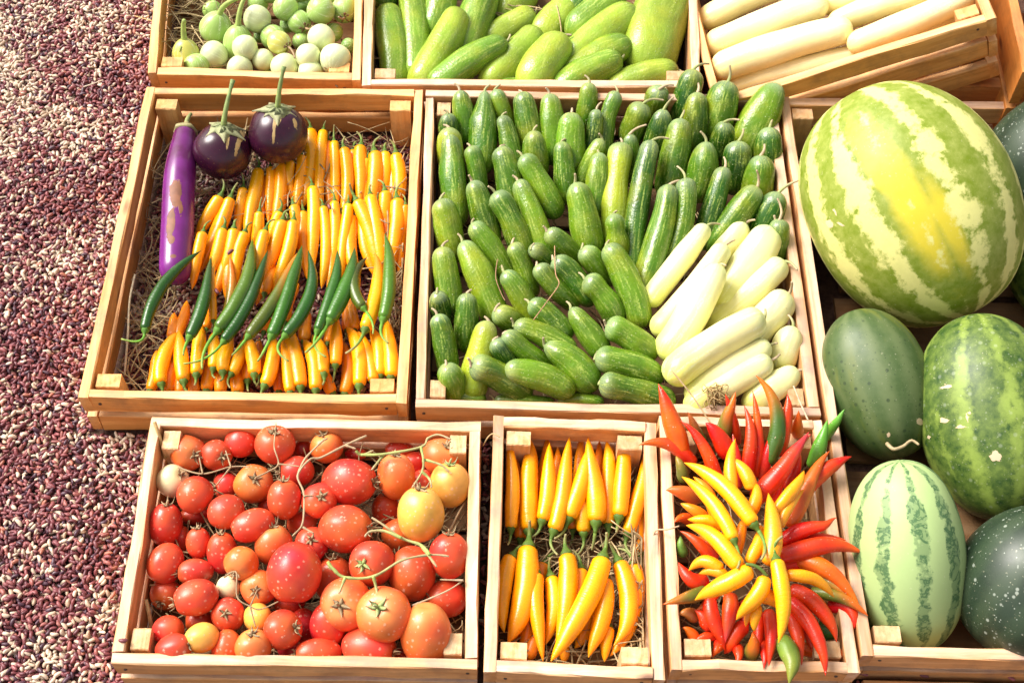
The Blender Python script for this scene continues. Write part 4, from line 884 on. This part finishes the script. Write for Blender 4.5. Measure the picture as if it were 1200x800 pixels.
for lo_y, hi_y, rw in ((-900, 0, 'rearmost row'), (0, 85, 'back row'), (85, 170, 'second row'), (170, 270, 'third row'), (270, 600, 'front row')):
    row = sorted([q for q in AE if lo_y <= q[1] < hi_y], key=lambda q: q[0])
    for i, (cx, cy, rx, ry, k, lay, cal) in enumerate(row):
        px, py = az_(cx, cy); zc = (.045, .062, .076)[lay]; c = at(px, py, zc); m = mpp(c); rx_, ry_ = rx / 4.444 * m * 1.05, ry / 4.444 * m * 1.05; r = (rx_ + ry_) / 2
        ax = scr(*cal) if cal else unit(rng.normal(size=3) - B_ * .8)
        lab = f'{AN[k]} round eggplant, {place_word(i, len(row))} in the {rw}' + (' of its crate' if 'half' not in AN[k] else '')
        root = thing('green_eggplant', (c[0], c[1], max(zc - r, .002)), lab, 'eggplant', 'round green eggplants in the upper left crate')
        tall = cal is not None and cy < 300 and cx < 600
        V, F, cyl, ang, t = ball_mesh(c, ax, max(rx_, ry_) if tall else r, min(rx_, ry_) if tall else r, 28, 20, .0, dent=.03, egg=.08)
        cb = np.array(AC[k]) * rng.uniform(.92, 1.08)
        mesh_obj('fruit', V, F, THAI, root, col=lerp(cb[None] * .85, cb[None] * 1.05, sstep(.1, .6, t)[:, None]), cyl=cyl, ang=ang)
        if cal:
            tip = c + ax * (max(rx_, ry_) if tall else r) * .93
            if tall: c0, c1, L2, wd2, cu = (.32, .46, .10), (.36, .44, .12), r * .7, r * .26, -.45
            else: c0, c1, L2, wd2, cu = (.20, .12, .06), (.30, .18, .09), r * .45, r * .2, .4
            v, f, cc = sepals(tip, ax, .002, L2, 5, wd2, cu, .001, c0, c1)
            mesh_obj('calyx', v, f, STEM, root, col=cc)
            sv = {215: (204, 105), 370: (500, -12), 485: (515, -5)}.get(cx)
            if sv:
                e = at(*az_(*sv), zc + .05); Pp = bez(tip - ax * .002, tip + ax * .02, e, 12); v, f, cy_, an, tv = loft(Pp, .0034 * np.linspace(1.3, .8, 12), 9)
                mesh_obj('stem', v, f, STEM, root, col=(.36, .46, .12))
            elif not tall:
                v, f, cc = stem_mesh(tip, ax + B_ * .3, .03, .0016, (.3, .2, .1), (.4, .28, .16), .8); mesh_obj('stem', v, f, STEM, root, col=cc)

# ---- watermelons in crate F
def melon(px, py, rmin, rmaj, dx, dy, mat, z, label, out=.1, stalk=None, turn=0., seg=120, egg=0., spots=(), yel=()):
    c = at(px, py, z); m = mpp(c); ax = scr(dx, dy, out)
    root = thing('watermelon', (c[0], c[1], .012), label, 'watermelon', 'watermelons in the dark crate')
    V, F, cyl, ang, t = ball_mesh(c, ax, rmaj * m, rmin * m, seg, 80, .10, dent=.015, egg=egg)
    a2 = (np.arange(len(V)) % seg) / seg + turn; ang = np.abs((a2 % 1.) * 2 - 1)
    o = mesh_obj('rind', V, F, mat, root, cyl=cyl, ang=ang)
    o.data.attributes.new('scar', 'FLOAT', 'POINT').data.foreach_set('value', scar_weight(V, c, spots).astype(np.float32))
    o.data.attributes.new('yel', 'FLOAT', 'POINT').data.foreach_set('value', scar_weight(V, c, yel).astype(np.float32))
    if stalk:
        tip = c + ax * rmaj * m * .97; pts = smooth([tip] + [at(*q) for q in stalk], 22)
        v, f, cy, an, tv = loft(pts, np.linspace(.0026, .0015, 22), 8); mesh_obj('stem', v, f, STEM, root, col=(.46, .35, .20))
    return root
M_A = m_melon('melon_yellow_striped', (.70, .68, .24), (.155, .225, .003), n=6, width=.68, soft=.20, dist=.50, mot=.26, jag=1.5, extra=((.66, .54, .03), .48, .60, 1.2), scars=1, rough=.5)
M_B = m_melon('melon_dark_speckled', (.10, .14, .05), (.045, .085, .02), n=6, width=.55, soft=.5, dist=.6, dots=.8, dotcol=(.022, .045, .014), mot=.3, rough=.46, extra=((.17, .18, .012), .56, .72, 1.8), dotscale=85, scars=1)
M_C = m_melon('melon_pale_netted', (.37, .50, .20), (.06, .14, .05), n=5, width=.32, soft=.10, dist=.30, net=.45, mot=.10, rough=.5, jag=1.25)
M_D = m_melon('melon_green_mottled', (.24, .33, .055), (.016, .055, .007), n=5, width=.82, soft=.30, dist=.6, mot=.5, scars=1, dots=.12, rough=.46, jag=1.25)
M_E = m_melon('melon_black_green', (.03, .052, .026), (.015, .03, .016), n=6, width=.5, soft=.4, dist=.4, dots=.6, dotcol=(.36, .40, .34), mot=.3, rough=.38, dotscale=95)
melon(1066, 240, 121, 147, .40, .80, M_A, .13, 'big yellow and green striped watermelon, largest in the crate', out=.12, turn=.1, yel=[(1068, 240, 22, 95, -27), (1112, 262, 14, 60, -24), (1020, 190, 10, 50, -30)],
      spots=[(973, 262, 9, 6, 20), (979, 250, 3, 10, -30), (997, 228, 3, 12, -25), (966, 185, 6, 2, -40), (1014, 172, 2, 8, 30), (1034, 252, 5, 2, -50), (1130, 168, 6, 1.6, 10), (985, 262, 10, 2.5, 30)])
melon(1028, 450, 61, 91, .22, .80, M_B, .072, 'dark grey-green speckled watermelon with curly dry stalk', out=.15, stalk=[(1040, 520, .09), (1047, 526, .10), (1058, 523, .10), (1068, 516, .10), (1077, 521, .10)], spots=[(1078, 494, 6, 5, 30), (1041, 509, 3, 6, 0)])
melon(1063, 651, 68, 115, -.10, -.88, M_C, .078, 'pale green watermelon with thin dark netted stripes', out=.1, turn=.12)
melon(1160, 488, 82, 122, .10, .88, M_D, .092, 'mottled green watermelon with brown scars, right of the dark one', out=.15,
      spots=[(1110, 452, 11, 5, -8), (1105, 492, 11, 4, 8), (1124, 500, 9, 5, 10), (1134, 487, 4, 11, 20), (1140, 501, 8, 3, 0), (1089, 512, 3, 5, 20), (1167, 535, 10, 9, 0)])
melon(1212, 684, 87, 94, .5, -.6, M_E, .083, 'black-green watermelon with white dots in the lower right corner', out=.1)
melon(1232, 196, 78, 92, .35, -.7, M_E, .088, 'dark watermelon behind at the upper right edge', out=.2)
melon(1246, 332, 52, 64, .5, .4, M_D, .06, 'dark green watermelon partly visible at the right edge', out=.2)

# ------------------------------------------------------------------ beans on the ground
def in_quad(x, y, c, grow=0.):
    q = [c['TL'], c['TR'], c['BR'], c['BL']]; ins = np.ones(len(x), bool)
    for i in range(4):
        a, b = q[i], q[(i + 1) % 4]; d = unit(b - a); n = np.array([d[1], -d[0]])       # inward for clockwise
        ins &= (x - a[0]) * n[0] + (y - a[1]) * n[1] > -grow
    return ins
def bean_template(nu=7, nv=6):
    V = []; u = np.linspace(0.0, pi, nu)
    for a in u:
        for k in range(nv):
            th = 2 * pi * k / nv; x = -cos(a); y = sin(a) ** .8 * cos(th); zz = sin(a) ** .8 * sin(th)
            V.append((x, y * .50 + .20 * (x * x) - .07, zz * .44))
    F = []
    for i in range(nu - 1):
        for k in range(nv):
            m = (k + 1) % nv; F.append((i * nv + k, (i + 1) * nv + k, (i + 1) * nv + m, i * nv + m))
    return np.array(V), np.array(F)
BV, BF = bean_template()
PALB = np.array([(.12, .028, .036), (.18, .045, .052), (.24, .065, .068), (.31, .10, .085), (.40, .14, .09), (.07, .026, .042), (.55, .42, .31), (.63, .50, .38), (.48, .34, .23)])
def bean_rot(n, tilt=.35):
    yaw = rng.random(n) * 2 * pi; roll = rng.normal(0, .6, n); pit = rng.normal(0, tilt, n)
    cy, sy, cr, sr, cp, sp = np.cos(yaw), np.sin(yaw), np.cos(roll), np.sin(roll), np.cos(pit), np.sin(pit)
    Rz = np.zeros((n, 3, 3)); Rz[:, 0, 0] = cy; Rz[:, 0, 1] = -sy; Rz[:, 1, 0] = sy; Rz[:, 1, 1] = cy; Rz[:, 2, 2] = 1
    Rx = np.zeros((n, 3, 3)); Rx[:, 0, 0] = 1; Rx[:, 1, 1] = cr; Rx[:, 1, 2] = -sr; Rx[:, 2, 1] = sr; Rx[:, 2, 2] = cr
    Ry = np.zeros((n, 3, 3)); Ry[:, 1, 1] = 1; Ry[:, 0, 0] = cp; Ry[:, 0, 2] = sp; Ry[:, 2, 0] = -sp; Ry[:, 2, 2] = cp
    return Rz @ Ry @ Rx
def patch(x, y):       # how white the mix is, in drifting patches
    return .5 + .5 * np.sin(x * 17 + 2.1 * np.sin(y * 13 + .6) + 1.1) * np.sin(y * 15 + 1.9 * np.sin(x * 11 + 2.)) 
def scatter(n, x0, x1, y0, y1, zlo, zhi):
    x = rng.uniform(x0, x1, n); y = rng.uniform(y0, y1, n); return x, y, rng.uniform(zlo, zhi, n)
def grid(x0, x1, y0, y1, step, zlo, zhi):
    gx, gy = np.meshgrid(np.arange(x0, x1, step), np.arange(y0, y1, step)); x = gx.ravel() + rng.uniform(-.5, .5, gx.size) * step; y = gy.ravel() + rng.uniform(-.5, .5, gx.size) * step
    return x, y, rng.uniform(zlo, zhi, x.size)
X0, X1, Y0, Y1 = -1.05, .62, -.55, .85
xs, ys, zs = [np.concatenate(v) for v in zip(grid(X0, X1, Y0, Y1, .0056, .001, .004), grid(X0, X1, Y0, Y1, .0060, .004, .008), scatter(int(9000), X0, X1, Y0, Y1, .007, .010))]
keep = np.ones(len(xs), bool)
for k in 'CGHIFABDE': keep &= ~in_quad(xs, ys, CRATES[k], -.012)
for k in 'CGHIFABDE':       # nothing inside the walls themselves
    keep &= ~(in_quad(xs, ys, CRATES[k], .004) & ~in_quad(xs, ys, CRATES[k], -.02))
keep &= ~(in_quad(xs, ys, CRATES['P'], .005) & ~in_quad(xs, ys, CRATES['P'], -.018))
xs, ys, zs = xs[keep], ys[keep], zs[keep]
mound = .004 * np.sin(xs * 23 + 1) * np.sin(ys * 19) + .003 * np.sin(xs * 41 + ys * 37)
zs = zs + np.maximum(mound, -.001)
n = len(xs); sz = rng.uniform(.0041, .0055, n)
pw = patch(xs, ys); lft = sstep(-.62, -.80, xs) * sstep(-.2, .4, ys)
white = rng.random(n) < np.clip(.10 + .55 * pw ** 2.2 + .40 * lft, 0, .88)
ci = np.where(white, rng.choice([6, 7, 8], n, p=[.45, .35, .2]), rng.choice([0, 1, 2, 3, 4, 5], n, p=[.2, .27, .23, .12, .05, .13]))
cb = PALB[ci] * rng.uniform(.85, 1.15, (n, 1))
Rm = bean_rot(n)
V = np.einsum('nij,nvj->nvi', Rm, BV[None] * sz[:, None, None] * np.stack([np.ones(n), rng.uniform(.85, 1.15, n), rng.uniform(.85, 1.1, n)], 1)[:, None, :]) + np.stack([xs, ys, zs], 1)[:, None]
nv = len(BV); Fa = (BF[None] + (np.arange(n) * nv)[:, None, None]).reshape(-1, 4)
me = bpy.data.meshes.new('spilled_beans'); me.vertices.add(n * nv); me.vertices.foreach_set('co', V.astype(np.float32).ravel())
me.loops.add(Fa.size); me.loops.foreach_set('vertex_index', Fa.astype(np.int32).ravel())
me.polygons.add(len(Fa)); me.polygons.foreach_set('loop_start', np.arange(0, Fa.size, 4, dtype=np.int32)); me.polygons.foreach_set('use_smooth', np.ones(len(Fa), bool))
me.update(calc_edges=True); me.validate()
ca = np.ones((n, nv, 4), np.float32); ca[..., :3] = cb[:, None]; me.attributes.new('col', 'FLOAT_COLOR', 'POINT').data.foreach_set('color', ca.ravel())
me.materials.append(BEAN); o = bpy.data.objects.new('beans', me); COL.objects.link(o)
tag(o, 'loose red and white beans covering the ground around the crates', 'beans', kind='stuff')
print('beans', n)

def stray_bean(px, py, z, ci_, label):
    c = at(px, py, z); Rb = bean_rot(1, .1)[0]; v = (BV * .0052) @ Rb.T + c
    tag(mesh_obj('bean', v, [tuple(f) for f in BF], BEAN, None, col=PALB[ci_]), label, 'bean', 'stray beans')
stray_bean(144, 750, .0885, 1, 'dark red bean lying on the left rim of the tomato crate')
stray_bean(270, 295, .071, 1, 'red bean on a yellow pepper above the half ripe one')
stray_bean(254, 341, .069, 1, 'red bean on the thin yellow pepper')
stray_bean(386, 242, .064, 2, 'reddish bean wedged between peppers in the second row')
stray_bean(1012, 789, .028, 2, 'red bean on the pinkish plank at its left end')
stray_bean(1083, 791, .028, 0, 'dark bean on the pinkish plank below the pale melon')
stray_bean(1185, 794, .028, 2, 'red bean on the pinkish plank near the right edge')

# ------------------------------------------------------------------ straw
def straw(key, n, z0, z1, label, box=(0, 1, 0, 1), lens=(.03, .09), r=.0007, c=None, mat=None):
    c = c or CRATES[key]; parts = []
    W = c['TR'] - c['TL']; H = c['TL'] - c['BL']
    for i in range(n):
        u, v = rng.uniform(box[0], box[1]), rng.uniform(box[2], box[3])
        p = c['BL'] + (c['BR'] - c['BL']) * (.06 + .88 * u) + H * (.06 + .88 * v); p = np.array([p[0], p[1], rng.uniform(z0, z1)])
        L = rng.uniform(*lens); a = rng.uniform(0, 2 * pi); d = np.array([cos(a), sin(a), rng.normal(0, .22)])
        s = np.array([-sin(a), cos(a), 0]) * rng.normal(0, .35)
        pts = np.stack([p + d * L * t + s * L * t * t for t in np.linspace(-.5, .5, 6)])
        pts[:, 2] = np.clip(pts[:, 2], min(z0, .004), z1 + .02)
        # keep inside the walls
        for q in pts:
            for ax_, lim in ((c['ux'], np.linalg.norm(W) / 2 - .017), (c['uy'], np.linalg.norm(H) / 2 - .017)):
                k = np.dot(q[:2] - c['c'][:2], ax_[:2])
                if abs(k) > lim: q[:2] -= ax_[:2] * (k - np.sign(k) * lim)
        V, F, _, _, _ = loft(pts, np.full(6, r * rng.uniform(.6, 1.7)), 4)
        parts.append((V, F, np.array([.50, .37, .19]) * rng.uniform(.5, 1.25)))
    v, f, cc = merge(parts); so = tag(mesh_obj('straw', v, f, STRAW, None, col=cc), label, 'straw', kind='stuff')
    if mat is not None: so.matrix_world = mat
straw('P', 260, .012, .045, 'straw behind the peppers in the eggplant crate', (0, 1, .62, 1))
straw('P', 100, .012, .04, 'straw along the left side of the eggplant crate', (0, .16, 0, .55))
straw('P', 110, .02, .05, 'straw along the right wall of the eggplant crate', (.94, 1, .1, .6), (.03, .07))
straw('G', 420, .012, .05, 'straw under the tomatoes', (0, 1, 0, 1))
straw('H', 420, .010, .038, 'straw under the yellow chilies in the narrow crate', (0, 1, 0, 1), (.02, .07))
straw('H', 130, .02, .055, 'straw along the right wall of the narrow crate', (.9, 1, 0, .62), (.02, .06))
straw('I', 250, .010, .05, 'straw under the bunch of chilies')
straw('C', 250, .010, .05, 'straw under the cucumbers in the large crate')
straw('A', 300, .012, .065, 'straw in the crate of round eggplants', (0, .35, 0, 1))
straw('A', 150, .012, .04, 'straw low under the round eggplants')
straw('D', 260, -.09, -.045, 'straw in the slanting crate', lens=(.03, .09), c=DLOCAL, mat=MD)
straw('B', 200, .012, .05, 'straw under the large light green cucumbers')
def stalk(label, pts, r, col=(.58, .43, .22)):
    P = smooth([at(*p) for p in pts], 20); V, F, _, _, _ = loft(P, np.full(20, r), 6); tag(mesh_obj('straw_stalk', V, F, STRAW, None, col=col), label, 'straw')
stalk('long tan straw leaning over the rim by pale cucumbers', [(787, 434, .13), (810, 462, .115), (834, 498, .10), (838, 508, .09)], .0011)
stalk('short straw lying on the beans beside the eggplant crate', [(98, 102, .018), (110, 98, .019), (121, 94, .018)], .0009, (.7, .6, .45))
stalk('thin golden straw on the beans near the round eggplant crate', [(158, 19, .017), (172, 23, .019), (184, 27, .018)], .0008, (.7, .48, .2))
stalk('pale straw upright in the left front of the eggplant crate', [(146, 440, .03), (150, 390, .05), (152, 352, .06), (158, 322, .058)], .0014, (.66, .54, .36))
stalk('tan straw in the upper left corner of the tomato crate', [(194, 537, .06), (187, 512, .085), (181, 494, .096)], .0020, (.62, .42, .17))
stalk('broad straw by the left wall of the tomato crate', [(182, 760, .03), (176, 725, .055), (171, 702, .065)], .0022, (.52, .37, .16))
stalk('dry looping vine among the middle cucumbers', [(650, 288, .1), (651, 320, .11), (655, 333, .115), (642, 352, .115), (625, 375, .11)], .0007, (.46, .26, .14))
stalk('dry curling vine left of the middle cucumbers', [(583, 304, .1), (581, 325, .105), (588, 345, .1), (592, 352, .1)], .0006, (.36, .2, .11))
stalk('wiry straw between the tomato crate and the narrow crate', [(566, 522, .07), (572, 512, .085), (578, 508, .098), (586, 512, .098)], .0008)
stalk('thin vine thread crossing the rim left of the chili bunch', [(764, 640, .07), (768, 622, .088), (782, 620, .098), (796, 616, .1)], .0009, (.55, .4, .25))
stalk('dry straw beside the front corner of the big crate', [(930, 452, .1), (938, 472, .095), (947, 492, .094)], .0011, (.66, .52, .36))
# a tuft of dry roots on the rim above the chili bunch
parts = []; c = at(838, 467, .088)
for i in range(70):
    d = unit(rng.normal(size=3)); pts = [c + d * .002]; 
    for k in range(7): d = unit(d + rng.normal(0, .5, 3) + (c - pts[-1]) * 45); pts.append(pts[-1] + d * .005)
    V, F, _, _, _ = loft(smooth(pts, 12), np.full(12, .0006), 4); parts.append((V, F, np.array([.52, .36, .16]) * rng.uniform(.6, 1.2)))
v, f, cc = merge(parts); tag(mesh_obj('root_tuft', v, f, STRAW, None, col=cc), 'tangled tuft of dry roots between pale cucumbers and red chilies', 'roots')

# ------------------------------------------------------------------ ground
b = NB('soil'); o_ = b.obj()
col = b.mix(b.ramp(b.noise(o_, 60, 5, .7), .35, .65), (.05, .022, .018), (.14, .08, .055)); b.bump(b.noise(o_, 200, 4), .5, .003)
SOIL = b.fin(col, .9, .2)
g = 60.0; V = [(-g, -g, 0), (g, -g, 0), (g, g, 0), (-g, g, 0)]
gr = tag(mesh_obj('ground', V, [(0, 1, 2, 3)], SOIL, None, smooth=False), 'brown earth under the beans and crates', None, kind='structure')
